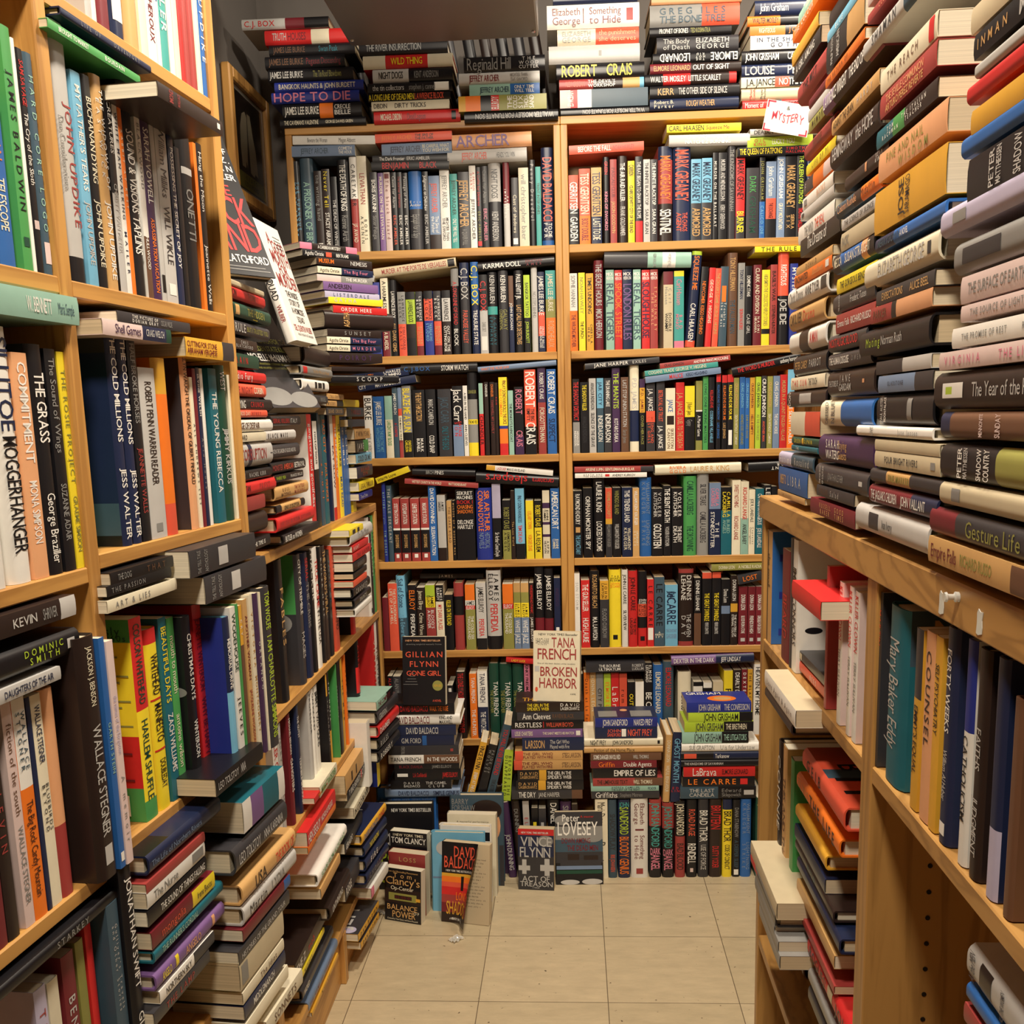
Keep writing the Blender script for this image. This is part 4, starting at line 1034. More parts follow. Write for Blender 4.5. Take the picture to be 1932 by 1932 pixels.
PLYX = wood_mat('plywood_along', 'bd8f50', '8a6231', 0, True)
PLYZ = wood_mat('plywood_upright', 'b98c4e', '8a6231', 2)

def plain(name, hx, rough=.6, var=.1, scale=8.0, **k):
    m, nt, b = newmat(name, rough, **k)
    tc = node(nt, 'ShaderNodeTexCoord'); no = node(nt, 'ShaderNodeTexNoise', Scale=scale, Detail=6.0); nt.links.new(tc.outputs['Object'], no.inputs['Vector'])
    mr = node(nt, 'ShaderNodeMapRange'); nt.links.new(no.outputs['Fac'], mr.inputs['Value']); mr.inputs['To Min'].default_value = 1 - var; mr.inputs['To Max'].default_value = 1 + var
    hs = node(nt, 'ShaderNodeHueSaturation', Color=lin(hx)); nt.links.new(mr.outputs['Result'], hs.inputs['Value']); nt.links.new(hs.outputs['Color'], b.inputs['Base Color'])
    return m
WALL = plain('grey_wall_paint', '6e6863', .85, .06)
CEIL = plain('ceiling_paint', '8b8378', .9, .05)
STEEL = plain('brushed_sheet_metal', '8d8884', .42, .12, 4.0, Metallic=.75)
SCREW = plain('bright_screw', 'd8d8d8', .2, .02, 8.0, Metallic=1.0)
BLACK = plain('black_plastic', '141414', .4, .05)
PAPER = plain('white_card', 'eee9dd', .8, .03, 20.0)
REDINK = plain('red_marker', 'cf3348', .7, .1)
GREYTAPE = plain('torn_label_paper', 'cfd0c8', .8, .15, 60.0)
GLASS, _n, _b = newmat('picture_glass', .03); _b.inputs['Transmission Weight'].default_value = 1.0; _b.inputs['IOR'].default_value = 1.15
CLEAR, _n, _b = newmat('clear_plastic', .05, **{'Base Color': (.95, .95, .9, 1)}); _b.inputs['Transmission Weight'].default_value = .6

def floor_mat():
    m, nt, b = newmat('vinyl_floor_tiles', .38)
    tc = node(nt, 'ShaderNodeTexCoord')
    br = node(nt, 'ShaderNodeTexBrick', offset=0.0, squash=1.0)
    br.inputs['Scale'].default_value = 1.0; br.inputs['Mortar Size'].default_value = .0011; br.inputs['Mortar Smooth'].default_value = .3
    br.inputs['Brick Width'].default_value = .28; br.inputs['Row Height'].default_value = .28; br.inputs['Bias'].default_value = 0
    br.inputs['Color1'].default_value = lin('c4b291'); br.inputs['Color2'].default_value = lin('b9a887'); br.inputs['Mortar'].default_value = lin('6b5c48')
    nt.links.new(tc.outputs['Object'], br.inputs['Vector'])
    mp = node(nt, 'ShaderNodeMapping'); mp.inputs['Scale'].default_value = (14, 40, 1); nt.links.new(tc.outputs['Object'], mp.inputs['Vector'])
    n1 = node(nt, 'ShaderNodeTexNoise', Scale=1.0, Detail=8.0, Roughness=.7); nt.links.new(mp.outputs['Vector'], n1.inputs['Vector'])
    r1 = node(nt, 'ShaderNodeMapRange'); nt.links.new(n1.outputs['Fac'], r1.inputs['Value']); r1.inputs['From Min'].default_value = .3; r1.inputs['From Max'].default_value = .7; r1.inputs['To Min'].default_value = .86; r1.inputs['To Max'].default_value = 1.1
    hs = node(nt, 'ShaderNodeHueSaturation'); nt.links.new(br.outputs['Color'], hs.inputs['Color']); nt.links.new(r1.outputs['Result'], hs.inputs['Value'])
    n2 = node(nt, 'ShaderNodeTexNoise', Scale=90.0, Detail=2.0); nt.links.new(tc.outputs['Object'], n2.inputs['Vector'])
    r2 = node(nt, 'ShaderNodeMapRange'); nt.links.new(n2.outputs['Fac'], r2.inputs['Value']); r2.inputs['From Min'].default_value = .71; r2.inputs['From Max'].default_value = .76
    mx = node(nt, 'ShaderNodeMix', data_type='RGBA'); nt.links.new(r2.outputs['Result'], mx.inputs[0]); nt.links.new(hs.outputs['Color'], mx.inputs[6]); mx.inputs[7].default_value = lin('5a4a39')
    nt.links.new(mx.outputs[2], b.inputs['Base Color'])
    return m
FLOORM = floor_mat()

# ---------------------------------------------------------------- mesh helpers
class MB:
    def __init__(s): s.v = []; s.f = []; s.m = []; s.mats = []
    def mi(s, mat):
        if mat not in s.mats: s.mats.append(mat)
        return s.mats.index(mat)
    def add(s, vs, fs, mat):
        o = len(s.v); i = s.mi(mat); s.v += [tuple(p) for p in vs]
        for f in fs: s.f.append([o + a for a in f]); s.m.append(i)
    def box(s, lo, hi, mat, bev=0.0):
        x0, y0, z0 = lo; x1, y1, z1 = hi
        if bev <= 0:
            s.add([(x0, y0, z0), (x1, y0, z0), (x1, y1, z0), (x0, y1, z0), (x0, y0, z1), (x1, y0, z1), (x1, y1, z1), (x0, y1, z1)],
                  [(3, 2, 1, 0), (4, 5, 6, 7), (0, 1, 5, 4), (1, 2, 6, 5), (2, 3, 7, 6), (3, 0, 4, 7)], mat); return
        b = bev; vs = []; idx = {}
        for sx in (0, 1):
            for sy in (0, 1):
                for sz in (0, 1):
                    P = [(x0, x1)[sx], (y0, y1)[sy], (z0, z1)[sz]]; S = [(1, -1)[sx], (1, -1)[sy], (1, -1)[sz]]
                    for ax in range(3):
                        p = list(P)
                        for q in range(3):
                            if q != ax: p[q] += S[q] * b
                        idx[(sx, sy, sz, ax)] = len(vs); vs.append(p)
        fs = []
        for ax in range(3):
            u, w = [q for q in range(3) if q != ax]
            for sd in (0, 1):
                loop = []
                for a, c in ((0, 0), (1, 0), (1, 1), (0, 1)):
                    k = [0, 0, 0]; k[ax] = sd; k[u] = a; k[w] = c; loop.append(idx[(*k, ax)])
                fs.append(loop)
            for a in (0, 1):
                for c in (0, 1):
                    k0 = [0, 0, 0]; k1 = [0, 0, 0]; k0[u] = k1[u] = a; k0[w] = k1[w] = c; k1[ax] = 1
                    fs.append([idx[(*k0, u)], idx[(*k1, u)], idx[(*k1, w)], idx[(*k0, w)]])
        for sx in (0, 1):
            for sy in (0, 1):
                for sz in (0, 1): fs.append([idx[(sx, sy, sz, ax)] for ax in range(3)])
        cx = [(x0 + x1) / 2, (y0 + y1) / 2, (z0 + z1) / 2]
        out = []
        for f in fs:
            a, c, d = (Vector(vs[f[0]]), Vector(vs[f[1]]), Vector(vs[f[2]]))
            n = (c - a).cross(d - a); ctr = sum((Vector(vs[i]) for i in f), Vector()) / len(f) - Vector(cx)
            out.append(f if n.dot(ctr) >= 0 else f[::-1])
        s.add(vs, out, mat)
    def tube(s, pts, rad, mat, n=10):
        rings = []
        for i, p in enumerate(pts):
            p = Vector(p); a = Vector(pts[max(i - 1, 0)]); c = Vector(pts[min(i + 1, len(pts) - 1)])
            t = (c - a).normalized(); u = t.orthogonal().normalized(); w = t.cross(u)
            r = rad[i] if isinstance(rad, (list, tuple)) else rad
            rings.append([p + (u * math.cos(k * 2 * math.pi / n) + w * math.sin(k * 2 * math.pi / n)) * r for k in range(n)])
        vs = [q for g in rings for q in g]; fs = []
        for i in range(len(pts) - 1):
            for k in range(n): fs.append((i * n + k, i * n + (k + 1) % n, (i + 1) * n + (k + 1) % n, (i + 1) * n + k))
        fs.append(tuple(range(n))[::-1]); fs.append(tuple((len(pts) - 1) * n + k for k in range(n)))
        s.add(vs, fs, mat)
    def build(s, name, parent=None, smooth=None, mw=None):
        me = D.meshes.new(name); me.from_pydata([tuple(v) for v in s.v], [], s.f)
        for m in s.mats: me.materials.append(m)
        me.polygons.foreach_set('material_index', s.m)
        if smooth:
            me.polygons.foreach_set('use_smooth', [True] * len(s.f)); me.set_sharp_from_angle(angle=R(smooth))
        me.update()
        o = D.objects.new(name, me); C.objects.link(o)
        if parent: o.parent = parent
        if mw is not None: o.matrix_world = mw
        return o

def tag(o, label=None, cat=None, group=None, kind=None):
    for k, v in (('label', label), ('category', cat), ('group', group), ('kind', kind)):
        if v: o[k] = v
    return o

def thing(name, label, cat, mw=None, group=None):
    o = D.objects.new(name, None); C.objects.link(o); o.empty_display_size = .05
    if mw is not None: o.matrix_world = mw
    return tag(o, label, cat, group)

# ---------------------------------------------------------------- lettering
GL = {}
def glyph(ch, bold):
    k = (ch, bold)
    if k not in GL:
        cu = D.curves.new('letter', 'FONT'); cu.body = ch; cu.resolution_u = 2; cu.offset = .007 if bold else 0; cu.fill_mode = 'FRONT'
        ob = D.objects.new('letter', cu); C.objects.link(ob)
        me = D.meshes.new_from_object(ob)
        vs = [(v.co.x, v.co.y) for v in me.vertices]; fs = [tuple(p.vertices) for p in me.polygons]
        # faces upward
        out = []
        for f in fs:
            a = sum(vs[f[i]][0] * vs[f[(i + 1) % len(f)]][1] - vs[f[(i + 1) % len(f)]][0] * vs[f[i]][1] for i in range(len(f)))
            if abs(a) > 1e-9: out.append(f if a > 0 else f[::-1])
        xs = [v[0] for v in vs]
        GL[k] = (vs, out, min(xs) if xs else 0, max(xs) if xs else .28)
        D.objects.remove(ob); D.meshes.remove(me); D.curves.remove(cu)
    return GL[k]

CAP = None
def run(text, L, H):
    """lettering fitted in a box L long, H tall: verts (x, y), faces; lines split on '/'"""
    global CAP
    if CAP is None: CAP = max(v[1] for v in glyph('H', False)[0])
    lines = [t for t in text.split('/') if t] or [' ']
    n = len(lines); lh = H / n; V = []; F = []
    for li, t in enumerate(lines):
        bold = sum(c.isupper() for c in t) > len(t.replace(' ', '')) * .6
        gs = []; W = 0.0; sp = .055
        for ch in t:
            if ch == ' ': gs.append((None, W)); W += .26; continue
            vs, fs, a, b = glyph(ch, bold); gs.append(((vs, fs, a), W)); W += b - a + sp
        W = max(W - sp, .05)
        sy = lh * (.80 if n > 1 else 1.0) / CAP
        sx = L / W
        extra = 0.0
        if sx > 1.12 * sy:
            sx = 1.05 * sy
            if len(t) > 1: extra = min((L - W * sx) / (len(t) - 1), .55 * sy)
        elif sx < .34 * sy: sy = sx / .34
        tw = W * sx + extra * (len(t) - 1); x0 = (L - tw) / 2
        yb = H - lh * (li + .5) - CAP * sy / 2
        for i, (g, w) in enumerate(gs):
            if g is None: continue
            vs, fs, a = g; o = len(V)
            V += [(x0 + (w + p[0] - a) * sx + extra * i, yb + p[1] * sy) for p in vs]
            F += [[o + q for q in f] for f in fs]
    return V, F

def parse_bands(b):
    out = []; p = 0.0
    for c, d in re.findall(r'([A-Za-z])(\d*)', b):
        if out: out[-1][2] = p
        out.append([c, p, 1.0])
        p = 0.0
        if d: pass
    # form: first colour, then NNcolour pairs
    toks = re.findall(r'[A-Za-z]|\d+', b); out = []; start = 0.0; col = None
    for t in toks:
        if t.isdigit():
            out.append((col, start, int(t) / 100)); start = int(t) / 100
        else: col = t
    out.append((col, start, 1.0))
    return out

def parse_texts(s):
    out = []
    for it in s.split(';'):
        it = it.strip()
        if not it: continue
        m = re.match(r'^(.)(.*?)(?:@(-?\d+)-(\d+))?(\^)?(?:\*(\d+))?(?:@(\d+))?$', it)
        col, t, a, b, rot, sz, lat = m.groups()
        if col == '_': col, t = (t or 'K')[0], '_'
        if not t.strip() and not a: continue
        out.append(dict(c=col, t=t, a=int(a) / 100 if a else None, b=int(b) / 100 if b else None, rot=bool(rot), sz=int(sz) / 100 if sz else None, v=.5, low=lat is not None))
    free = [o for o in out if o['a'] is None]
    if free:
        if len(free) == len(out):
            tot = sum(len(o['t']) + 2 for o in free); p = .06
            for o in free: w = .88 * (len(o['t']) + 2) / tot; o['a'] = p; o['b'] = p + w * .9; p += w
        else:
            used = sorted((o['a'], o['b']) for o in out if o['a'] is not None); gaps = []; p = .05
            for a, b in used + [(.95, .95)]: gaps.append((a - p, p, a)); p = b
            g = max(gaps)
            for o in free: o['a'], o['b'] = g[1] + .02, max(g[2] - .02, g[1] + .1)
    for i, o in enumerate(out):
        if o['low'] and i: out[i - 1]['v'] = .66; o['v'] = .24; o['sz'] = .3; out[i - 1]['sz'] = min(out[i - 1]['sz'] or .4, .45)
    return [o for o in out if not (len(o['t'].strip()) == 0)]

DEPTH = {'h': .152, 'p': .133, 'm': .106}
KIND = {'h': ('hardcover_book', 'hardcover'), 'p': ('paperback_book', 'paperback'), 'm': ('pocket_book', 'pocket paperback')}
CATS = {'h': 'hardcover book', 'p': 'paperback book', 'm': 'pocket book'}

def main_col(bands): return max(bands, key=lambda b: b[2] - b[1])[0]

def book_mesh(kind, t, h, bands, texts, sides=None, depth=None):
    """local axes: X thickness 0..t, Y depth from the spine 0..d, Z height 0..h. returns (cover MB, page MB)"""
    d = depth or DEPTH[kind]
    hard = kind == 'h'
    sides = sides or {}
    c = min(.0025, t * .18) if hard else min(.0007, t * .12)
    Bu = min(t * .2, .0065) if hard else min(t * .05, .001)
    prof = lambda x: Bu * (2 * x / t - 1) ** 4
    N = 10 if hard else 4
    outer = [(0, d)] + [(t * i / N, prof(t * i / N)) for i in range(N + 1)] + [(t, d)]
    inner = []
    for i, (x, y) in enumerate(outer):
        xi = min(max(x, c), t - c); inner.append((xi, d if i in (0, len(outer) - 1) else prof(xi) + c))
    M = len(outer)
    lb = parse_bands(sides['L']['bg']) if 'L' in sides and sides['L'].get('bg') else [(main_col(bands), 0, 1)]
    rb = parse_bands(sides['R']['bg']) if 'R' in sides and sides['R'].get('bg') else [(main_col(bands), 0, 1)]
    cuts = sorted({0.0, 1.0} | {round(b[2], 4) for q in (bands, lb, rb) for b in q})
    mb = MB(); V = []
    for f in cuts:
        z = h * (1 - f)
        V += [(x, y, z) for x, y in outer] + [(x, y, z) for x, y in inner]
    mb.v = V
    col = lambda q, f: next((b[0] for b in q if b[1] - 1e-6 <= f <= b[2] + 1e-6), q[-1][0])
    inside = 'w' if not hard else main_col(bands)
    for k in range(len(cuts) - 1):
        f = (cuts[k] + cuts[k + 1]) / 2; a = k * 2 * M; b = a + 2 * M
        for i in range(M - 1):
            q = lb if i == 0 else rb if i == M - 2 else bands
            mb.f.append([b + i, b + i + 1, a + i + 1, a + i]); mb.m.append(mb.mi(MAT[col(q, f)]))
            mb.f.append([a + M + i, a + M + i + 1, b + M + i + 1, b + M + i]); mb.m.append(mb.mi(MAT[inside]))
        for i, fl in ((0, 0), (M - 1, 1)):
            q = [a + i, a + M + i, b + M + i, b + i]
            mb.f.append(q if not fl else q[::-1]); mb.m.append(mb.mi(MAT[inside]))
    for k, fl in ((0, 0), (len(cuts) - 1, 1)):
        a = k * 2 * M
        for i in range(M - 1):
            q = [a + i, a + i + 1, a + M + i + 1, a + M + i]
            mb.f.append(q if not fl else q[::-1]); mb.m.append(mb.mi(MAT[col(bands, cuts[k])]))
    e = .00035
    for o in texts:
        L = (o['b'] - o['a']) * h
        if hard and o['sz']: o = dict(o, sz=min(o['sz'], .78))
        n = len(o['t'].split('/'))
        sz = o['sz'] or (.50 if n == 1 else .74)
        H = sz * t; zt = h * (1 - o['a'])
        if o['t'].strip('/ ') == '_':
            x0 = t * o['v'] - H / 2
            vs = [(x0 + H * i / 8, prof(x0 + H * i / 8) - e, z) for z in (zt - L, zt) for i in range(9)]
            mb.add(vs, [(i, i + 1, i + 10, i + 9) for i in range(8)], MAT[o['c']]); continue
        if o['rot']:
            v2, f2 = run(o['t'], t * .84, L)
            vs = [(t * .08 + x, 0, zt - L + y) for x, y in v2]
        else:
            v2, f2 = run(o['t'], L, H)
            vs = [(t * o['v'] - H / 2 + y, 0, zt - x) for x, y in v2]
        vs = [(x, -e, z) for x, y, z in vs]
        mb.add(vs, f2, MAT[o['c']])
    for side, sp in sides.items():
        x = -.0003 if side == 'L' else t + .0003
        mode = sp.get('mode')  # 'S': standing seen upright, 'T': seen lying
        for it in sp.get('art', []):
            kd, colr, u0, v0, u1, v1 = it[:6]
            if kd == 'T': q, f2 = run(it[6], 1.0, 1.0) if False else run(it[6], (u1 - u0) * (h if mode == 'T' else d), (v1 - v0) * (d if mode == 'T' else h))
            else:
                W = (u1 - u0) * (h if mode == 'T' else d); Hh = (v1 - v0) * (d if mode == 'T' else h)
                if kd == 'R': q = [(0, 0), (W, 0), (W, Hh), (0, Hh)]
                else: q = [(W / 2 + W / 2 * math.cos(k * math.pi / 12), Hh / 2 + Hh / 2 * math.sin(k * math.pi / 12)) for k in range(24)]
                f2 = [list(range(len(q)))]
                x += -.00008 if side == 'L' else .00008
            xx = x + ((-.0002 if side == 'L' else .0002) if kd == 'T' else 0)
            vs = []
            for a, b in q:
                if mode == 'T': vs.append((xx, v0 * d + b, h * (1 - u0) - a))
                elif side == 'L': vs.append((xx, d * (1 - u0) - a, v0 * h + b))
                else: vs.append((xx, d * u0 + a, v0 * h + b))
            mb.add(vs, f2, MAT[colr])
    pb = MB()
    i0 = (.003 if hard else .0004); y1 = d - (.004 if hard else .0003); y0 = (Bu + .004) if hard else c + prof(0) + .0006
    pb.box((c + .0001, y0, i0), (t - c - .0001, y1, h - i0), PAGE)
    return mb, pb

# ---------------------------------------------------------------- frames of the bookcase fronts
def fr(px, py, ang):
    e = Vector((math.sin(ang), math.cos(ang), 0)); n = Vector((math.cos(ang), -math.sin(ang), 0))
    return Vector((px, py, 0)), e, n
FRAME = {'back': fr(0, 2.76, math.pi / 2 - .020767), 'left': fr(-.626, 0, .094932), 'left2': fr(-.525, 0, 0),
         'jut': fr(-.697, 0, .0945), 'wh': fr(-.59, 2.12, R(42))}
_e = Vector((-math.sin(.005), -math.cos(.005), 0)); FRAME['right'] = (Vector((.325, 0, 0)), _e, Vector((-math.cos(.005), math.sin(.005), 0)))

def place(frame, off, s, z, ang):
    p0, e, n = FRAME[frame]
    ca, sa = math.cos(ang), math.sin(ang)
    X = e * ca + Vector((0, 0, 1)) * sa; Z = -e * sa + Vector((0, 0, 1)) * ca; Y = -n
    o = p0 + n * off + e * s + Vector((0, 0, z))
    return Matrix(((X.x, Y.x, Z.x, o.x), (X.y, Y.y, Z.y, o.y), (X.z, Y.z, Z.z, o.z), (0, 0, 0, 1)))

def fplace(frame, s=0, off=0, z=0): return place(frame, off, s, z, 0)

ORD = 'first second third fourth fifth sixth seventh eighth ninth tenth eleventh twelfth thirteenth fourteenth fifteenth sixteenth seventeenth eighteenth nineteenth twentieth'.split()
def nth(i):
    if i < 20: return ORD[i]
    return {20: 'twenty-', 30: 'thirty-'}[(i + 1) // 10 * 10] + ORD[(i + 1) % 10 - 1] if (i + 1) % 10 else 'thirtieth'

def describe(kind, bands, texts, t):
    cols = []
    for b in sorted(bands, key=lambda b: b[1] - b[2]):
        if b[2] - b[1] > .2 and PAL[b[0]][0] not in cols: cols.append(PAL[b[0]][0])
    size = 'thick ' if t > .036 else 'thin ' if t < .0135 else ''
    d = size + ' and '.join(cols[:2]) + ' ' + {'h': 'hardcover', 'p': 'paperback', 'm': 'pocket book'}[kind]
    tx = [o for o in texts if o['t'] != '_']
    if tx:
        c = PAL[max(tx, key=lambda o: (o['b'] - o['a']) * (o['sz'] or .6))['c']][0]
        if c not in cols and len(d.split()) < 6: d += ', %s lettering' % c
    return d

SIDE = {}   # cover art seen on the sides of some books, keyed by the start of the spine text
def S_(side, bg, art, mode='S'): return {side: dict(bg=bg, art=art, mode=mode)}
para = lambda c, u0, u1, v0, v1, n: [('T', c, u0, v0 + (v1 - v0) * (i + .12) / n, u1 - (.13 if i % 3 == 1 else 0), v0 + (v1 - v0) * (i + .78) / n, 'lo nem ipsa ue ri tano sem'[(i * 5) % 9:][:16]) for i in range(n)]
lines = lambda c, u0, u1, v0, v1, n: [('R', c, u0, v0 + (v1 - v0) * (i + .2) / n, u1 - (.09 * (i * 7 % 4)), v0 + (v1 - v0) * (i + .5) / n) for i in range(n)]
bars = lambda u0, u1, v0, v1: [('R', 'K', u0 + (u1 - u0) * i / 9, v0, u0 + (u1 - u0) * (i + (.3, .6, .45)[i % 3]) / 9, v1) for i in range(9)]
SIDE['DCOLSON WHITEHEAD'] = S_('L', 'E11Y57R83E', [('T', 'D', .25, .925, .9, .965, 'a gloriously'), ('T', 'D', .25, .895, .95, .925, 'fun in the 1960s')] + lines('o', .45, .95, .47, .84, 12) + lines('M', .5, .92, .2, .4, 6) + [('R', 'W', .3, .03, .85, .135)] + bars(.38, .76, .045, .115))
SIDE['WTHE COLD MILLIONS'] = S_('L', 'X12N80S95K', [('O', 'A', a, b, a + .014, b + .008) for a, b in ((.2, .5), (.35, .44), (.6, .56), (.4, .6), (.75, .48), (.55, .4), (.68, .66), (.3, .36))])
SIDE['WCHRISTMAS DAYS'] = S_('L', 'K', [('O', 'G', .1 + .17 * (i % 5), .08 + .115 * i, .3 + .17 * (i % 5), .14 + .115 * i) for i in range(7)])
SIDE['WMEMORIAL DRIVE'] = S_('L', 'b', [('O', 'C', .25 + .05 * ((i * 3) % 7), .1 + .035 * i, .36 + .05 * ((i * 3) % 7), .15 + .035 * i) for i in range(12)])
SIDE['IJACKSON J. BENSON'] = S_('L', 'U', lines('A', .02, .32, .42, .9, 15))
SIDE['UEVELYN WAUGH'] = S_('L', 'X', [('R', 'A', .55, .04, .75, .13)])
SIDE['KBORN IN BLOOD'] = S_('L', 'K', [('T', 'R', .55, .82, .98, .9, 'WN')] + lines('A', .55, .9, .3, .72, 12))
SIDE['WCITY OF TREMBLE'] = S_('L', 'E45X', [('R', 'X', .1, .3, .7, .62), ('O', 'G', .5, .4, .9, .56)])
SIDE['Kthe small'] = S_('R', 'B', [('R', 'b', .1 + .2 * (i % 3), .08 + .11 * i, .45 + .2 * (i % 3), .14 + .11 * i) for i in range(8)])
SIDE['RKILLER CLOWN@3'] = S_('R', 'p', [('O', 'M', .1, .3, .8, .36), ('O', 'J', .3, .6, .9, .8), ('O', 'M', .2, .08, .9, .2)])
SIDE['KJIMMY CONNORS'] = S_('R', 'W', [('O', 'K', .1, .3, .3, .35), ('O', 'K', .35, .3, .55, .35), ('T', 'K', .3, .08, .6, .16, 'J')])
SIDE['AMary Baker Eddy'] = S_('R', 'S30T', [('T', 'F', .05, .82, .5, .95, 'M'), ('T', 'I', .1, .05, .45, .12, 'N')])
SIDE['AJOHN GRISHAM@18'] = S_('R', 'b', [('O', 'O', .35, .1, .8, .6), ('O', 'F', .45, .2, .72, .5), ('T', 'W', .05, .7, .6, .9, 'GRISHAM')], 'T')
SIDE['WJOHN SANDFORD@12'] = S_('R', 'N', [('R', 'G', .06, .1, .36, .6), ('R', 'G', .58, .1, .92, .6), ('O', 'f', .42, .55, .54, .75)], 'T')
SIDE['KGEIB'] = S_('R', 'r40S55r', [('T', 'K', .1, .5, .6, .8, 'GEI'), ('T', 'K', .3, .2, .45, .42, 'B'), ('T', 'K', .55, .1, .8, .6, 'H')], 'T')
SIDE["YTHE GIRL IN THE/SPIDER'S WEB@17"] = S_('R', 'U', [('T', 'y', .1, .1, .32, .4, 'THE'), ('T', 'y', .36, .1, .7, .4, 'GIRL')], 'T')
SIDE['gThe Life of Northern'] = S_('R', 'K30N', [('O', 'A', a, b, a + .008, b + .012) for a, b in ((.5, .3), (.6, .5), (.7, .2), (.8, .6), (.45, .5), (.66, .4), (.86, .3))], 'T')
SIDE['WNICHOLAS'] = {}
SIDE['Wgangsters'] = S_('L', 'W', [('T', 'K', .1, .60, .55, .80, 'e')])
SIDE['NTRUE CRIME@10'] = S_('L', 'b', [('R', 'Y', .2, .2, .8, .5)])
SIDE['BDAVID BALDACCI@8'] = S_('R', 'N', [('T', 'W', .1, .3, .8, .7, 'MEMORY')], 'T')
SIDE['UDAN BROWN'] = S_('R', 'X', [('T', 'A', .1, .3, .8, .7, 'JEFF'), ('O', 'Q', .02, .1, .2, .4)], 'T')
SIDE['ZLove Again'] = S_('R', 'w', [('R', 'X', .0, .5, .9, .95)], 'T')


def add_book(mw, kind, t, h, bands, texts, label, group, sides=None, depth=None):
    nm, _ = KIND[kind]
    o = thing(nm, label, CATS[kind], mw, group)
    cb, pb = book_mesh(kind, t, h, bands, texts, sides, depth)
    cb.build('cover', o, smooth=28); pb.build('page_block', o)
    return o

groups = []
for ln in DATA.strip().split('\n'):
    if ln[0] == '#':
        mode, frame, off, dr, phrase, grp = ln[1:].split('|'); groups.append((mode, frame, int(off) / 1e4, int(dr), phrase, grp, [])); continue
    a, b, x = ln.split('|', 2)
    s, z, an, t, h, bo = ([int(v) for v in a.split(',')] + [None])[:6]
    groups[-1][6].append(dict(s=s / 1e4, z=z / 1e4, a=R(an / 10), t=t / 1e4, h=h / 1e4, k=b[0], b=parse_bands(b[1:]), x=parse_texts(x), raw=x, o=groups[-1][2] if bo is None else bo / 1e4))
# order numbers: piles that share a group phrase are counted together from the top
piles = {}
for g in groups:
    if g[0] in ('stack', 'flat') or (g[0] == 'tilt' and 'pile' in g[4]):
        key = g[4] if g[0] != 'flat' or 'counter' not in g[4] else g[5]
        piles.setdefault(key, []).extend(g[6])
for key, bs in piles.items():
    for i, b in enumerate(sorted(bs, key=lambda b: -b['z'])): b['n'] = i
PH = {'books stacked on the counter, ' + k: k + ' stack on the counter' for k in ()}
seen = {}
for mode, frame, off, dr, phrase, grp, bs in groups:
    n = len(bs)
    for i, b in enumerate(bs):
        d = describe(b['k'], b['b'], b['x'], b['t'])
        if 'n' in b:
            ph = phrase.split(',')[0] if 'counter' in phrase else phrase
            lab = '%s, %s from top, %s' % (d, nth(b['n']), ph)
        elif mode == 'tilt':
            lab = '%s, %s from left %s' % (d, nth(sorted(range(n), key=lambda q: bs[q]['s']).index(i)), phrase)
        elif dr == -1 and 'shelf' in phrase: lab = '%s, %s left of centre upright, %s' % (d, nth(n - 1 - i), phrase)
        elif dr == 1 and 'shelf' in phrase: lab = '%s, %s right of centre upright, %s' % (d, nth(i), phrase)
        elif dr == -4: lab = '%s, %s before middle upright, %s' % (d, nth(n - 1 - i), phrase)
        elif dr == 3 and frame == 'left': lab = '%s, %s past middle upright, %s' % (d, nth(i), phrase)
        else: lab = '%s, %s from left, %s' % (d, nth(i), phrase)
        w = lab.split()
        if len(w) > 16 and 'lettering' in lab:
            lab = re.sub(r', [a-z ]+ lettering', '', lab, count=1)
        if len(lab.split()) > 16: lab = re.sub(r'^(thick|thin) ', '', lab)
        sd = next((v for k, v in SIDE.items() if b['raw'].startswith(k)), None)
        add_book(place(frame, b['o'], b['s'], b['z'], b['a']), b['k'], b['t'], b['h'], b['b'], b['x'], lab, grp, sd)

# ---------------------------------------------------------------- the room
def struct(name, mb, **k): return tag(mb.build(name, **k), kind='structure')
m = MB(); m.add([(-1.6, -1.6, 0), (1.7, -1.6, 0), (1.7, 3.15, 0), (-1.6, 3.15, 0)], [(0, 1, 2, 3)], FLOORM)
fl = struct('floor', m)
fl.location = (.0593, .035, 0)
for v in fl.data.vertices: v.co -= Vector((.0593, .035, 0))
m = MB(); m.box((-1.6, -1.6, 2.62), (1.7, 3.15, 2.7), CEIL); struct('ceiling', m)
m = MB(); m.box((-1.6, 3.06, 0), (1.7, 3.15, 2.62), WALL); struct('wall_back', m)
m = MB(); m.box((-.97, -1.6, 0), (-.87, 3.06, 2.62), WALL); struct('wall_left', m)
m = MB(); m.box((1.1, -1.6, 0), (1.2, 3.06, 2.62), WALL); struct('wall_right', m)
m = MB(); m.box((-.87, -1.7, 0), (1.1, -1.6, 2.62), WALL); struct('wall_front', m)

# ---------------------------------------------------------------- bookcases
def panel(name, parent, lo, hi, mat, bev=.0015):
    m = MB(); m.box(lo, hi, mat, bev); return m.build(name, parent)

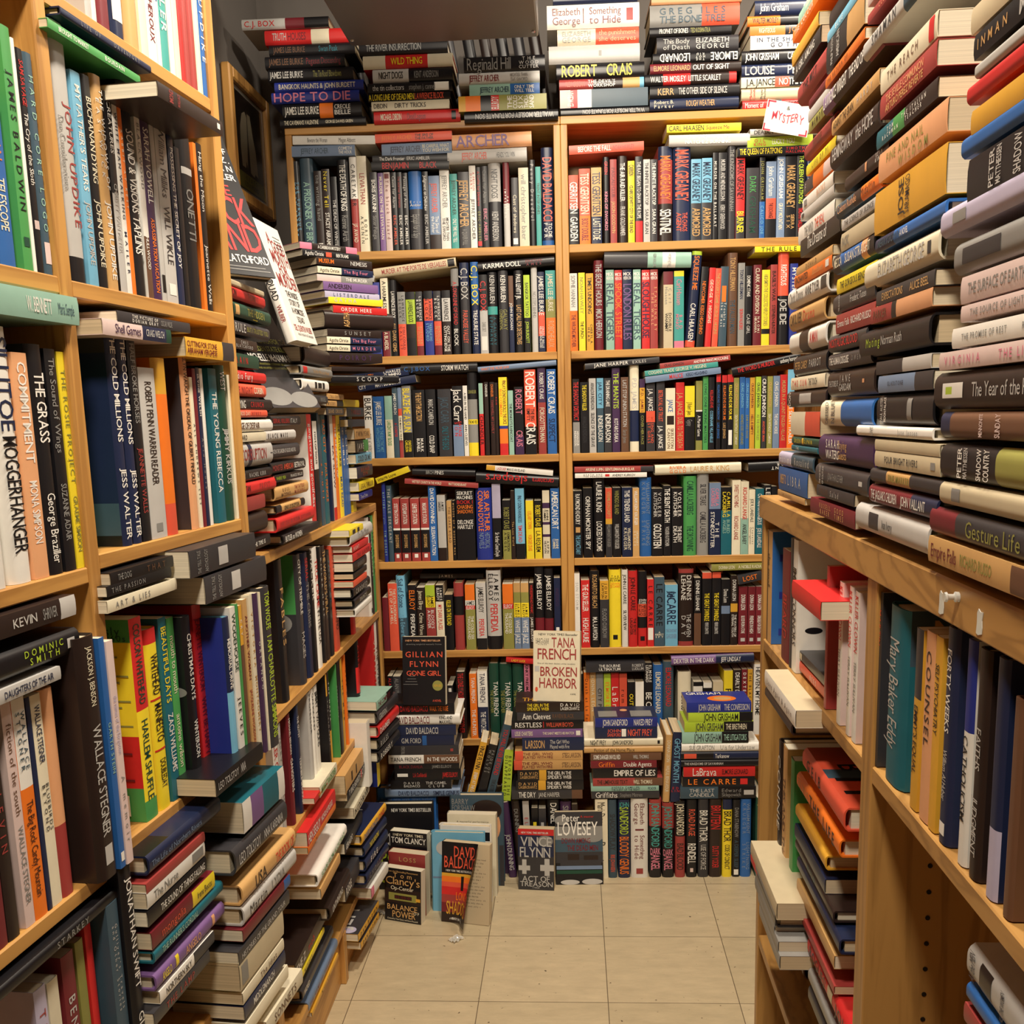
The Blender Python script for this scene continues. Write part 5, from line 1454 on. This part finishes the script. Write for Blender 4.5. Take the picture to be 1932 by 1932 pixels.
def back_case(x0, x1, label):
    o = thing('bookcase', label, 'bookcase', fplace('back'))
    w = .0175
    panel('side_panel', o, (x0, 0, 0), (x0 + w, .25, 1.98), WOODZ); panel('side_panel', o, (x1 - w, 0, 0), (x1, .25, 1.98), WOODZ)
    panel('top_panel', o, (x0, 0, 1.9805), (x1, .26, 2.0), WOODX)
    for z in (.075, .345, .605, .859, 1.145, 1.415, 1.686):
        panel('shelf', o, (x0 + w + .0005, .001, z - .021), (x1 - w - .0005, .25, z - .0003), WOODX)
    panel('back_panel', o, (x0, .251, 0), (x1, .258, 1.98), WOODX)
    panel('plinth', o, (x0 + w + .0005, .02, 0), (x1 - w - .0005, .035, .0535), WOODX)
back_case(-.728, -.0160, 'tall oak bookcase on the back wall, left of the centre upright')
back_case(-.0155, .70, 'tall oak bookcase on the back wall, right of the centre upright')

o = thing('bookcase', 'tall near oak bookcase seen edge-on beside the aisle, left of the picture frame', 'bookcase', fplace('left'))
for a, b in ((.28, .302), (1.062, 1.0845), (1.468, 1.4915)): panel('side_panel', o, (a, 0, 0), (b, .255, 2.45), WOODZ)
for a, b, zs in ((.303, 1.0615, (.08, .46, .763, 1.10, 1.404, 1.69, 1.98)), (1.085, 1.4675, (.08, .45, .774, 1.111, 1.403, 1.69, 1.98))):
    for z in zs: panel('shelf', o, (a, .001, z - .018), (b, .255, z - .0003), WOODX)
panel('back_panel', o, (.28, .256, 0), (1.4915, .262, 2.45), WOODX)

o = thing('low_bookcase', 'low oak bookcase with books piled on top, running to the back corner', 'bookcase', fplace('left2'))
for a, b, c in ((1.522, 1.542, 1.009), (2.058, 2.083, .12), (2.655, 2.68, 1.009)): panel('side_panel', o, (a, 0, 0), (b, .25, c), WOODZ)
panel('top_panel', o, (1.522, 0, 1.0095), (2.68, .26, 1.0297), WOODX)
for z in (.742, .505, .139): panel('shelf', o, (1.5425, .001, z - .0185), (2.6545, .25, z - .0003), WOODX)
for a, b in ((1.5425, 2.0575), (2.0835, 2.6545)):
    panel('plinth', o, (a, .012, 0), (b, .03, .118), WOODX)
panel('back_panel', o, (1.522, .251, 0), (2.68, .257, 1.009), WOODX)

o = thing('counter_bookcase', 'right-hand plywood bookcase with a thick counter top full of stacked books', 'bookcase', fplace('right'))
panel('counter_top', o, (-1.81, -.004, 1.0605), (-.30, .36, 1.0995), PLYX, .002)
for a, b in ((-1.80, -1.778), (-1.145, -1.106), (-.335, -.312)): panel('side_panel', o, (a, 0, 0), (b, .33, 1.06), PLYZ)
for a, b, zs in ((-1.777, -1.1455, (.848, .279)), (-1.1055, -.3355, (.851, .30))):
    for z in zs: panel('shelf', o, (a, .001, z - .021), (b, .33, z - .0005), PLYX)
panel('back_panel', o, (-1.80, .331, 0), (-.312, .337, 1.06), PLYX)
for i in range(9):
    m = MB(); m.tube([(-1.1062, .07, .795 - i * .032), (-1.1052, .07, .795 - i * .032)], .0028, BLACK, 12); m.build('peg_hole', o)

# ---------------------------------------------------------------- books shown face out
def face_out(kind, P, yaw, lean, w, h, t, bg, art, label, spine='', group=None):
    y = R(yaw); L = R(lean)
    e = Vector((math.cos(y), math.sin(y), 0)); bk = Vector((-math.sin(y), math.cos(y), 0)); z = Vector((0, 0, 1))
    X = -bk * math.cos(L) + z * math.sin(L); Z = z * math.cos(L) + bk * math.sin(L)
    o = Vector(P) - X * t
    mw = Matrix(((X.x, e.x, Z.x, o.x), (X.y, e.y, Z.y, o.y), (X.z, e.z, Z.z, o.z), (0, 0, 0, 1)))
    return add_book(mw, kind, t, h, parse_bands(bg[0]), parse_texts(spine), label, group, {'R': dict(bg=bg[1], art=art, mode='S')}, w)
T = lambda c, u0, v0, u1, v1, s: ('T', c, u0, v0, u1, v1, s)
Q = lambda c, u0, v0, u1, v1: ('R', c, u0, v0, u1, v1)
O = lambda c, u0, v0, u1, v1: ('O', c, u0, v0, u1, v1)
Gf = 'books shown face out'
face_out('m', (-.493, 2.357, 0), -17, 5, .102, .137, .026, ('K', 'K38U65K'), [T('F', .08, .93, .92, .96, 'From the 1 Bestselling Phenomenon'), T('F', .25, .83, .75, .92, 'Tom'), T('F', .04, .70, .97, .84, "Clancy's"), T('I', .18, .60, .80, .67, 'Op-Center'),
         Q('o', .12, .40, .88, .54), Q('U', .28, .43, .75, .50), T('M', .3, .44, .72, .49, '00:00:01'), Q('y', .86, .42, .98, .48), T('F', .08, .22, .90, .32, 'BALANCE'), T('I', .8, .17, .95, .22, 'OF'), T('F', .22, .08, .85, .20, 'POWER'), T('I', .08, .03, .92, .06, 'Created by Tom Clancy and Steve Pieczenik')],
         'black pocket thriller with gold lettering, front of the floor group by the low bookcase')
face_out('m', (-.488, 2.400, 0), -14, 3, .102, .160, .030, ('R', 'J'), [T('F', .3, .86, .75, .93, 'LOSS')], 'brick red pocket book standing just behind the black pocket thriller')
face_out('m', (-.490, 2.442, .030), -12, 3, .103, .168, .028, ('K', 'K'), [T('I', .1, .93, .9, .97, '1 NEW YORK TIMES'), T('W', .05, .82, .97, .91, 'TOM CLANCY'), O('R', .0, .12, .75, .72), O('K', .1, .42, .35, .55), O('U', .42, .3, .85, .66), T('F', .45, .52, .95, .64, 'CLEAR'), T('F', .45, .40, .95, .50, 'AND PRESENT'), T('F', .45, .28, .95, .38, 'DANGER'), Q('R', .1, .06, .95, .14)],
         'black and red pocket thriller with white lettering, third back in the floor group')
face_out('h', (-.545, 2.520, 0), 1, 5, .158, .235, .033, ('K', 'K'), [T('W', .3, .91, .98, .95, 'NEW YORK TIMES BESTSELLER'), T('W', .1, .52, .98, .66, 'CLANCY'), T('L', .1, .30, .86, .45, 'POWER'), T('L', .1, .08, .86, .25, 'SERVI')], 'large black hardcover with lime lettering behind the pocket thrillers on the floor')
face_out('h', (-.548, 2.570, 0), 1, 4, .165, .262, .036, ('B', 'B'), [T('g', .1, .86, .95, .90, 'by the new york times author')], 'tall blue hardcover rearmost in the floor group under the thriller stack')
face_out('h', (-.345, 2.545, 0), -1, 5, .145, .25, .03, ('S', 'S'), [T('G', .05, .9, .36, .96, 'BARRY'), T('G', .05, .83, .48, .89, 'FORSHAW'), O('f', .42, .45, .95, .88), O('U', .40, .72, .98, .95), Q('X', .92, .0, 1, .45)], 'dark teal hardcover with a face on the cover, standing behind white books on floor')
face_out('p', (-.345, 2.49, 0), -4, 4, .130, .222, .028, ('W', 'I'), [T('X', .2, .9, .85, .92, 'A masterful performance')], 'cream paperback with a plain front, behind the curling cover book')
face_out('h', (-.362, 2.445, 0), -6, 4, .135, .210, .024, ('W', 'W'), [Q('K', .88, .82, 1, .93)], 'white hardcover, second behind the curling cover book on the floor')
face_out('h', (-.378, 2.402, 0), -4, 6, .138, .207, .022, ('C', 'C'), [Q('g', .03, .42, .3, .44), O('A', .1, .7, .5, .9)], 'pale blue hardcover leaning right behind the curling cover book')
face_out('m', (-.162, 2.522, 0), -5, 6, .097, .166, .03, ('N', 'R10N45X'), [T('W', .1, .925, .85, .955, 'NEW YORK TIMES BESTSELLER'), T('A', .08, .72, .94, .87, 'VINCE'), T('A', .06, .54, .90, .70, 'FLYNN'), O('G', .55, .72, .98, .9), Q('A', .02, .32, .34, .40), Q('A', .12, .26, .24, .50), Q('A', .62, .32, 1.0, .42), Q('A', .74, .24, .88, .52), T('A', .12, .14, .88, .23, 'ACT OF'), T('A', .06, .06, .96, .14, 'TREASON'), T('A', .4, .03, .6, .05, 'A THRILLER')],
         'navy pocket thriller with stars and silver lettering, standing on the floor')
face_out('p', (-.061, 2.548, 0), 2, 8, .128, .198, .016, ('K', 'X20G38S55X70K'), [T('W', .16, .87, .52, .965, 'Peter'), T('W', .06, .68, .90, .86, 'LOVESEY'), T('M', .14, .57, .74, .64, 'DOWN AMONG'), T('M', .25, .47, .9, .54, 'THE DEAD MEN'), O('G', -.0, .82, .3, .95), O('G', .6, .58, 1, .72), Q('X', .1, .26, .96, .36), Q('U', .26, .34, .5, .42), Q('U', .6, .34, .9, .40), Q('g', .02, .21, .98, .26), Q('D', .02, .15, .98, .2), O('A', .1, .0, .5, .07), O('A', .55, .0, .98, .08), T('R', .54, .92, .82, .95, 'A master')],
         'grey paperback with a country house on the cover, standing on the floor')
face_out('p', (-.457, 2.561, .5035), -3, 8, .115, .181, .022, ('K', 'K'), [T('f', .08, .93, .9, .955, '1 NEW YORK TIMES BESTSELLER'), T('G', .1, .88, .92, .9, 'absorbing insightful masterly fiction'), T('r', .08, .70, .94, .78, 'GILLIAN'), T('r', .18, .56, .84, .64, 'FLYNN'), T('r', .10, .43, .90, .50, 'GONE GIRL'), O('o', .70, .21, .94, .36), T('y', .74, .26, .9, .31, 'NOW A FILM'), T('r', .7, .05, .9, .08, 'A NOVEL')] + [Q('G', .02 + .05 * i, .30 + .04 * i, .36 - .02 * i, .305 + .04 * i) for i in range(6)],
         'black face-out thriller with coral lettering, standing on a stack of paperbacks')
face_out('p', (-.114, 2.597, .5015), -9, 8, .126, .186, .022, ('I', 'I'), [T('K', .12, .94, .95, .97, 'NEW YORK TIMES Bestseller'), T('J', .40, .77, .90, .91, 'TANA'), T('K', .06, .80, .34, .9, 'FROM THE/NEW YORK/TIMES AUTHOR/OF FAITHFUL/PLACE'), T('J', .10, .60, .92, .75, 'FRENCH'), T('K', .1, .53, .9, .55, 'One of the most distinct crime novelists'), T('J', .16, .36, .94, .49, 'BROKEN'), T('J', .14, .19, .94, .33, 'HARBOR'), Q('A', .04, .42, .14, .5), O('r', .05, .13, .11, .2), T('K', .8, .1, .92, .12, 'A NOVEL')],
         'cream face-out novel with red lettering, standing on a stack of paperbacks')
# display books over the low bookcase, facing the aisle
face_out('h', (-.546, 1.520, 1.474), 55, 26, .145, .27, .014, ('K', 'K'), [T('W', .35, .88, .96, .92, 'AND'), T('W', .3, .82, .96, .86, 'UNION OF'), T('W', .28, .76, .96, .80, 'ENRIQUEZ.'), T('W', .3, .70, .96, .74, 'MEXICAN'), T('W', .25, .64, .96, .68, 'MAFIA KILLER'), T('R', .42, .53, .82, .60, 'THE'), T('R', .12, .34, .98, .52, 'BLACK'), T('R', .16, .16, .98, .34, 'HAND'), O('G', .05, .18, .3, .48), T('W', .12, .08, .98, .13, 'CHRIS BLATCHFORD'), Q('G', .15, .03, .95, .035), Q('G', .2, .05, .9, .055)],
         'black display book with red letters leaning above the pile by the near upright')
face_out('h', (-.494, 1.855, 1.395), 88, 17, .138, .225, .020, ('W', 'W'), [T('J', .30, .82, .44, .92, 'A'), T('J', .42, .76, .94, .86, 'GOOD'), T('J', .24, .66, .96, .77, 'MONTH'), T('J', .38, .57, .76, .66, 'FOR'), T('J', .16, .46, .98, .57, 'MURDER'), T('K', .3, .38, .8, .43, 'THE INSIDE'), T('K', .32, .31, .76, .36, 'STORY OF'), T('K', .3, .24, .82, .29, 'A HOMICIDE'), T('K', .42, .17, .72, .22, 'SQUAD'), T('J', .14, .09, .92, .14, 'DEL QUENTIN WILBER'), T('K', .2, .05, .9, .075, 'Author of the New York Times bestseller')] + [Q('K', .6, .9 - .03 * i, .9, .905 - .03 * i) for i in range(4)],
         'white display book with red and black lettering, standing on the middle pile', 'JMURDER@18-44*70;KSQUAD@46-66*60;JWILBER@70-84*40')
face_out('p', (-.531, 1.81, 1.275), 70, 30, .150, .215, .018, ('K', 'K70X'), [T('W', .1, .82, .6, .90, 'DARK'), T('o', .40, .64, .98, .69, 'SEARCH FOR THE'), T('o', .18, .56, .96, .61, 'GOLDEN STATE KILLER'), T('W', .06, .46, .97, .53, 'MICHELLE McNAMARA'), T('o', .08, .42, .9, .44, 'WITH AN INTRODUCTION BY GILLIAN FLYNN'), T('o', .14, .38, .9, .40, 'AND AN AFTERWORD BY PATTON OSWALT'), O('G', -.1, .02, .5, .2), O('G', .45, .0, 1, .16)],
         'black display book with white and olive lettering leaning between the low bookcase piles')

# paperback with the peeling front cover
th = R(-12); e = Vector((math.cos(th), math.sin(th), 0)); bk = Vector((-math.sin(th), math.cos(th), 0)); L = R(8)
X = -bk * math.cos(L) + Vector((0, 0, 1)) * math.sin(L); Z = Vector((0, 0, 1)) * math.cos(L) + bk * math.sin(L)
t = .024; w = .124; h = .203; P = Vector((-.346, 2.347, .001)) - X * t
mw = Matrix(((X.x, e.x, Z.x, P.x), (X.y, e.y, Z.y, P.y), (X.z, e.z, Z.z, P.z), (0, 0, 0, 1)))
o = thing('paperback_book', 'paperback with a curling sunset cover peeled off its pages, nearest on the floor', 'paperback book', mw, Gf)
m = MB(); m.box((0, .001, 0), (t - .001, w, h), PAGE, .0005)
for i in range(15):
    v2, f2 = run('in the end there was only the road'[: 34 - (i * 5) % 9], w * (.80 - .05 * (i % 4)), .0036)
    m.add([(t - .0007, w * .12 + a, h * .80 - i * .0085 + b) for a, b in v2], f2, MAT['X'])
m.build('page_block', o)
m = MB(); m.box((-.0008, 0, 0), (-.0001, w, h), MAT['K']); m.box((-.0008, -.0008, 0), (t, 0, h), MAT['K']); m.build('back_cover', o)
m = MB(); NU, NV = 24, 30
def curl(u, v):
    # peels outwards toward the lower right corner
    k = max(0.0, u * 1.05 + (1 - v) * .55 - .74); a = k * 2.2
    y = w * (u * .86) * math.cos(min(a, 1.3) * .55); x = t + .0015 + .075 * k * k + .02 * k
    return (x, y, h * v * (1 - .0 * u) + .001 + .012 * k)
def rect(u0, v0, u1, v1, c, e_=0.0, nu=10, nv=10):
    vs = []
    for j in range(nv + 1):
        for i in range(nu + 1):
            x, y, z = curl(u0 + (u1 - u0) * i / nu, v0 + (v1 - v0) * j / nv); vs.append((x + e_, y, z))
    m.add(vs, [(j * (nu + 1) + i, j * (nu + 1) + i + 1, (j + 1) * (nu + 1) + i + 1, (j + 1) * (nu + 1) + i) for j in range(nv) for i in range(nu)], MAT[c])
rect(0, 0, 1, 1, 'K', 0, NU, NV)
for v0, v1, c in ((.0, .12, 'U'), (.12, .24, 'M'), (.24, .34, 'J'), (.34, .44, 'R'), (.44, .50, 'r'), (.50, .57, 'O'), (.57, .61, 'y')): rect(0, v0, 1, v1, c, .0003, 12, 2)
def ctext(c, u0, v0, u1, v1, s):
    v2, f2 = run(s, (u1 - u0), (v1 - v0)); vs = []
    for a, b in v2: x, y, z = curl(u0 + a, v0 + b); vs.append((x + .0007, y, z))
    m.add(vs, f2, MAT[c])
ctext('r', .30, .82, .86, .95, 'DAVID'); ctext('r', .06, .68, .97, .82, 'BALDACCI'); ctext('W', .1, .63, .9, .655, '1 NEW YORK TIMES BESTSELLING AUTHOR')
rect(.48, .40, .56, .58, 'K', .0006, 3, 4); ctext('O', .36, .28, .72, .38, 'LONG'); ctext('y', .12, .10, .92, .26, 'SHADOWS'); ctext('W', .2, .03, .8, .06, 'A MEMORY MAN THRILLER')
m.build('front_cover', o, smooth=40)

# a few dark hardcovers leaning on the cabinet top behind the stacks
for i, (s, c) in enumerate(((-.60, 'U'), (-.555, 'X'), (-.51, 'K'), (-.29, 'X'), (-.235, 'K'), (-.19, 'U'), (-.145, 'K'), (-.10, 'X'), (-.055, 'U'))):
    ph = 'behind the first stack atop the back bookcase' if i < 3 else 'behind the third stack atop the back bookcase'
    add_book(place('back', -.185, s, 2.009 if 1 else 0, R(9)), 'h', .030, .262, parse_bands(c), [], '%s hardcover leaning %s from left %s' % (PAL[c][0], nth(i if i < 3 else i - 3), ph), 'dark hardcovers leaning behind the top stacks', None, .05)

# ---------------------------------------------------------------- other things
o = thing('picture_frame', 'oak picture frame with a dark print of two pale figures, on the left wall', 'picture', Matrix.Translation((-.868, 2.69, 1.822)) @ Matrix.Rotation(math.pi / 2, 4, 'Z'))
W_, H_ = .345, .325
m = MB()
for lo, hi in (((0, -.024, 0), (.03, 0, H_)), ((W_ - .03, -.024, 0), (W_, 0, H_)), ((.03, -.024, 0), (W_ - .03, 0, .03)), ((.03, -.024, H_ - .03), (W_ - .03, 0, H_))): m.box(lo, hi, WOODZ, .004)
m.build('frame', o)
m = MB(); m.box((.028, -.008, .028), (W_ - .028, -.002, H_ - .028), PAPER); m.build('mat_board', o)
m = MB(); m.box((.042, -.0095, .042), (W_ - .042, -.0085, H_ - .042), MAT['U'])
def poly(pts, c, y=-.0098): m.add([(a, y, b) for a, b in pts], [list(range(len(pts)))], MAT[c])
poly([(.10, .10), (.13, .10), (.135, .12), (.145, .10), (.155, .17), (.16, .235), (.145, .245), (.12, .235), (.10, .20), (.095, .15)], 'w')
poly([(.17, .095), (.20, .09), (.21, .10), (.235, .095), (.225, .16), (.205, .20), (.19, .245), (.165, .245), (.165, .17)], 'w')
m.box((.045, -.0098, .045), (W_ - .045, -.0096, .085), MAT['o'])
for i, s in enumerate(('KEATS', 'EZRA POUND')):
    v2, f2 = run(s, .12, .012); m.add([(.11 + a, -.0102, .068 - .016 * i + b) for a, b in v2], f2, MAT['K'])
m.build('print', o)
m = MB(); m.box((.03, -.0125, .03), (W_ - .03, -.011, H_ - .03), GLASS); m.build('glass', o)

o = thing('metal_duct', 'grey sheet metal duct panel hanging from the ceiling over the back stacks', 'duct')
m = MB(); m.box((-.512, 2.25, 2.13), (-.062, 2.585, 2.22), STEEL, .004); m.build('panel', o)
for x in (-.500, -.073):
    m = MB(); m.tube([(x, 2.545, 2.1302), (x, 2.545, 2.1275), (x, 2.545, 2.1262)], [.005, .0045, .002], SCREW, 12); m.build('screw', o)
for x in (-.45, -.12):
    m = MB(); m.tube([(x, 2.4, 2.2205), (x, 2.4, 2.6195)], .006, STEEL, 8); m.build('hanger_rod', o)

o = thing('spot_lamp', 'black ceiling spot lamp in the dark corner above the first stack', 'lamp')
m = MB(); m.tube([(-.70, 2.42, 2.24), (-.70, 2.43, 2.26), (-.70, 2.46, 2.33), (-.70, 2.47, 2.345)], [.036, .038, .034, .012], BLACK, 20); m.build('housing', o, smooth=40)
m = MB(); m.tube([(-.70, 2.465, 2.34), (-.70, 2.47, 2.6195)], .007, BLACK, 8); m.build('stem', o)
m = MB(); m.tube([(-.70, 2.4195, 2.2395), (-.70, 2.4165, 2.2335)], [.026, .018], SCREW, 16); m.build('bulb', o)

# hand-written sign
mw = fplace('back', .490, .034, 1.9395) @ Matrix.Rotation(R(11), 4, 'Y')
o = thing('paper_sign', 'white card sign hand-lettered in red, taped to the back bookcase top edge', 'sign', mw)
m = MB(); m.box((0, -.0004, 0), (.114, .0004, .074), PAPER); m.build('card', o)
m = MB()
v2, f2 = run('MYSTERY', .080, .019); m.add([(.018 + a, -.0009, .028 + b + .004 * math.sin(a * 130)) for a, b in v2], f2, REDINK)
for x0, z0, x1, z1 in ((.002, .056, .006, .072), (.002, .069, .022, .073), (.001, .002, .005, .018), (.001, .001, .02, .005), (.092, .001, .112, .005), (.108, .002, .112, .016)): m.box((x0, -.0009, z0), (x1, -.0005, z1), REDINK)
v2, f2 = run('&', .010, .009); m.add([(.050 + a, -.0009, .056 + b) for a, b in v2], f2, MAT['K'])
m.build('lettering', o)

# leftovers on the counter's front board
for s, lab in ((-.906, 'torn white label remnant on the counter edge, left of the clear push pin'), (-.820, 'torn white label remnant on the counter edge, right of the clear push pin')):
    m = MB(); z0, z1 = 1.066, 1.086; pts = [(0, 0), (.004, -.001), (.011, .001), (.0115, .006), (.0105, .012), (.012, .019), (.007, .0185), (.003, .0205), (.0005, .017), (.001, .009)]
    m.add([(a, 0, b) for a, b in pts] + [(a, -.0006, b) for a, b in pts], [list(range(10))[::-1][::-1], [19 - i for i in range(10)][::-1]] + [(i, (i + 1) % 10, 10 + (i + 1) % 10, 10 + i) for i in range(10)], GREYTAPE)
    tag(m.build('paper_label', mw=fplace('right', s, .0042, z0)), lab, 'label')
o = thing('push_pin', 'clear plastic push pin stuck in the front edge of the counter', 'push pin', fplace('right', -.862, .0042, 1.088))
m = MB(); m.tube([(0, 0, 0), (0, -.003, 0), (0, -.004, 0), (0, -.009, 0), (0, -.010, 0), (0, -.012, 0)], [.0045, .0045, .0025, .0028, .0045, .004], CLEAR, 14); m.build('head', o, smooth=40)
m = MB(); m.tube([(0, .006, 0), (0, -.001, 0)], [.0002, .0005], SCREW, 8); m.build('needle', o)
m = MB(); m.box((0, -.0003, 0), (.024, .0003, .017), MAT['Y']); tag(m.build('sticky_note', mw=fplace('left2', 1.646, .018, 1.4115)), 'yellow sticky note poking out of the pile by the near upright', 'sticky note')
for (x, y, r), lab in (((-.515, 2.385, .4), 'clear crumpled plastic scrap on the floor beside the black pocket thriller'), ((-.30, 2.255, .9), 'clear curled plastic scrap on the floor before the curling cover book')):
    m = MB(); k = 8; vs = []
    for i in range(k):
        for j in range(k):
            vs.append((.014 * (i - 3.5) / 4 * 1.3, .014 * (j - 3.5) / 4, .004 + .004 * math.sin(i * 1.7 + j * 2.3) * math.cos(j * 1.1) + .0001))
    m.add(vs, [(i * k + j, (i + 1) * k + j, (i + 1) * k + j + 1, i * k + j + 1) for i in range(k - 1) for j in range(k - 1)], CLEAR)
    tag(m.build('plastic_scrap', mw=Matrix.Translation((x, y, .0002)) @ Matrix.Rotation(r, 4, 'Z')), lab, 'scrap')

# ---------------------------------------------------------------- light and camera
def area(name, loc, size, power, col, tgt, spread=180):
    l = D.lights.new(name, 'AREA'); l.shape = 'DISK'; l.size = size; l.energy = power; l.color = col; l.spread = R(spread)
    o = D.objects.new(name, l); C.objects.link(o); o.location = loc
    o.rotation_euler = (Vector(tgt) - Vector(loc)).to_track_quat('-Z', 'Y').to_euler()
WARM = (1, .88, .72)
area('ceiling_lamp', (.08, 1.45, 2.58), .18, 23, WARM, (.0, 1.9, .6))
area('ceiling_lamp_near', (-.12, .15, 2.55), .25, 23, WARM, (.0, 1.3, .8))
area('ceiling_lamp_aisle', (.75, 2.35, 2.55), .2, 9, WARM, (.3, 2.5, 1.0))
w = D.worlds.new('world'); bpy.context.scene.world = w; w.use_nodes = True
w.node_tree.nodes['Background'].inputs[0].default_value = (1, .86, .68, 1); w.node_tree.nodes['Background'].inputs[1].default_value = .22

cam = D.cameras.new('camera'); co = D.objects.new('camera', cam); C.objects.link(co)
cam.sensor_fit = 'HORIZONTAL'; cam.sensor_width = 36; cam.lens = 1905.465 / 1932 * 36; cam.shift_y = 156.3 / 1932
cam.clip_start = .02
Rv = Vector((.99799277, .0573885, -.02677672)); Uv = Vector((.01630956, .17564482, .98431849)); Fv = Vector((-.06119176, .98277945, -.17435628))
co.matrix_world = Matrix(((Rv.x, Uv.x, -Fv.x, 0), (Rv.y, Uv.y, -Fv.y, 0), (Rv.z, Uv.z, -Fv.z, 1.249), (0, 0, 0, 1)))
sc = bpy.context.scene; sc.camera = co
sc.view_settings.view_transform = 'Standard'; sc.view_settings.look = 'None'; sc.view_settings.gamma = 1; sc.view_settings.use_curve_mapping = False
sc.view_settings.exposure = 0.5
sc.cycles.max_bounces = 8; sc.cycles.diffuse_bounces = 4
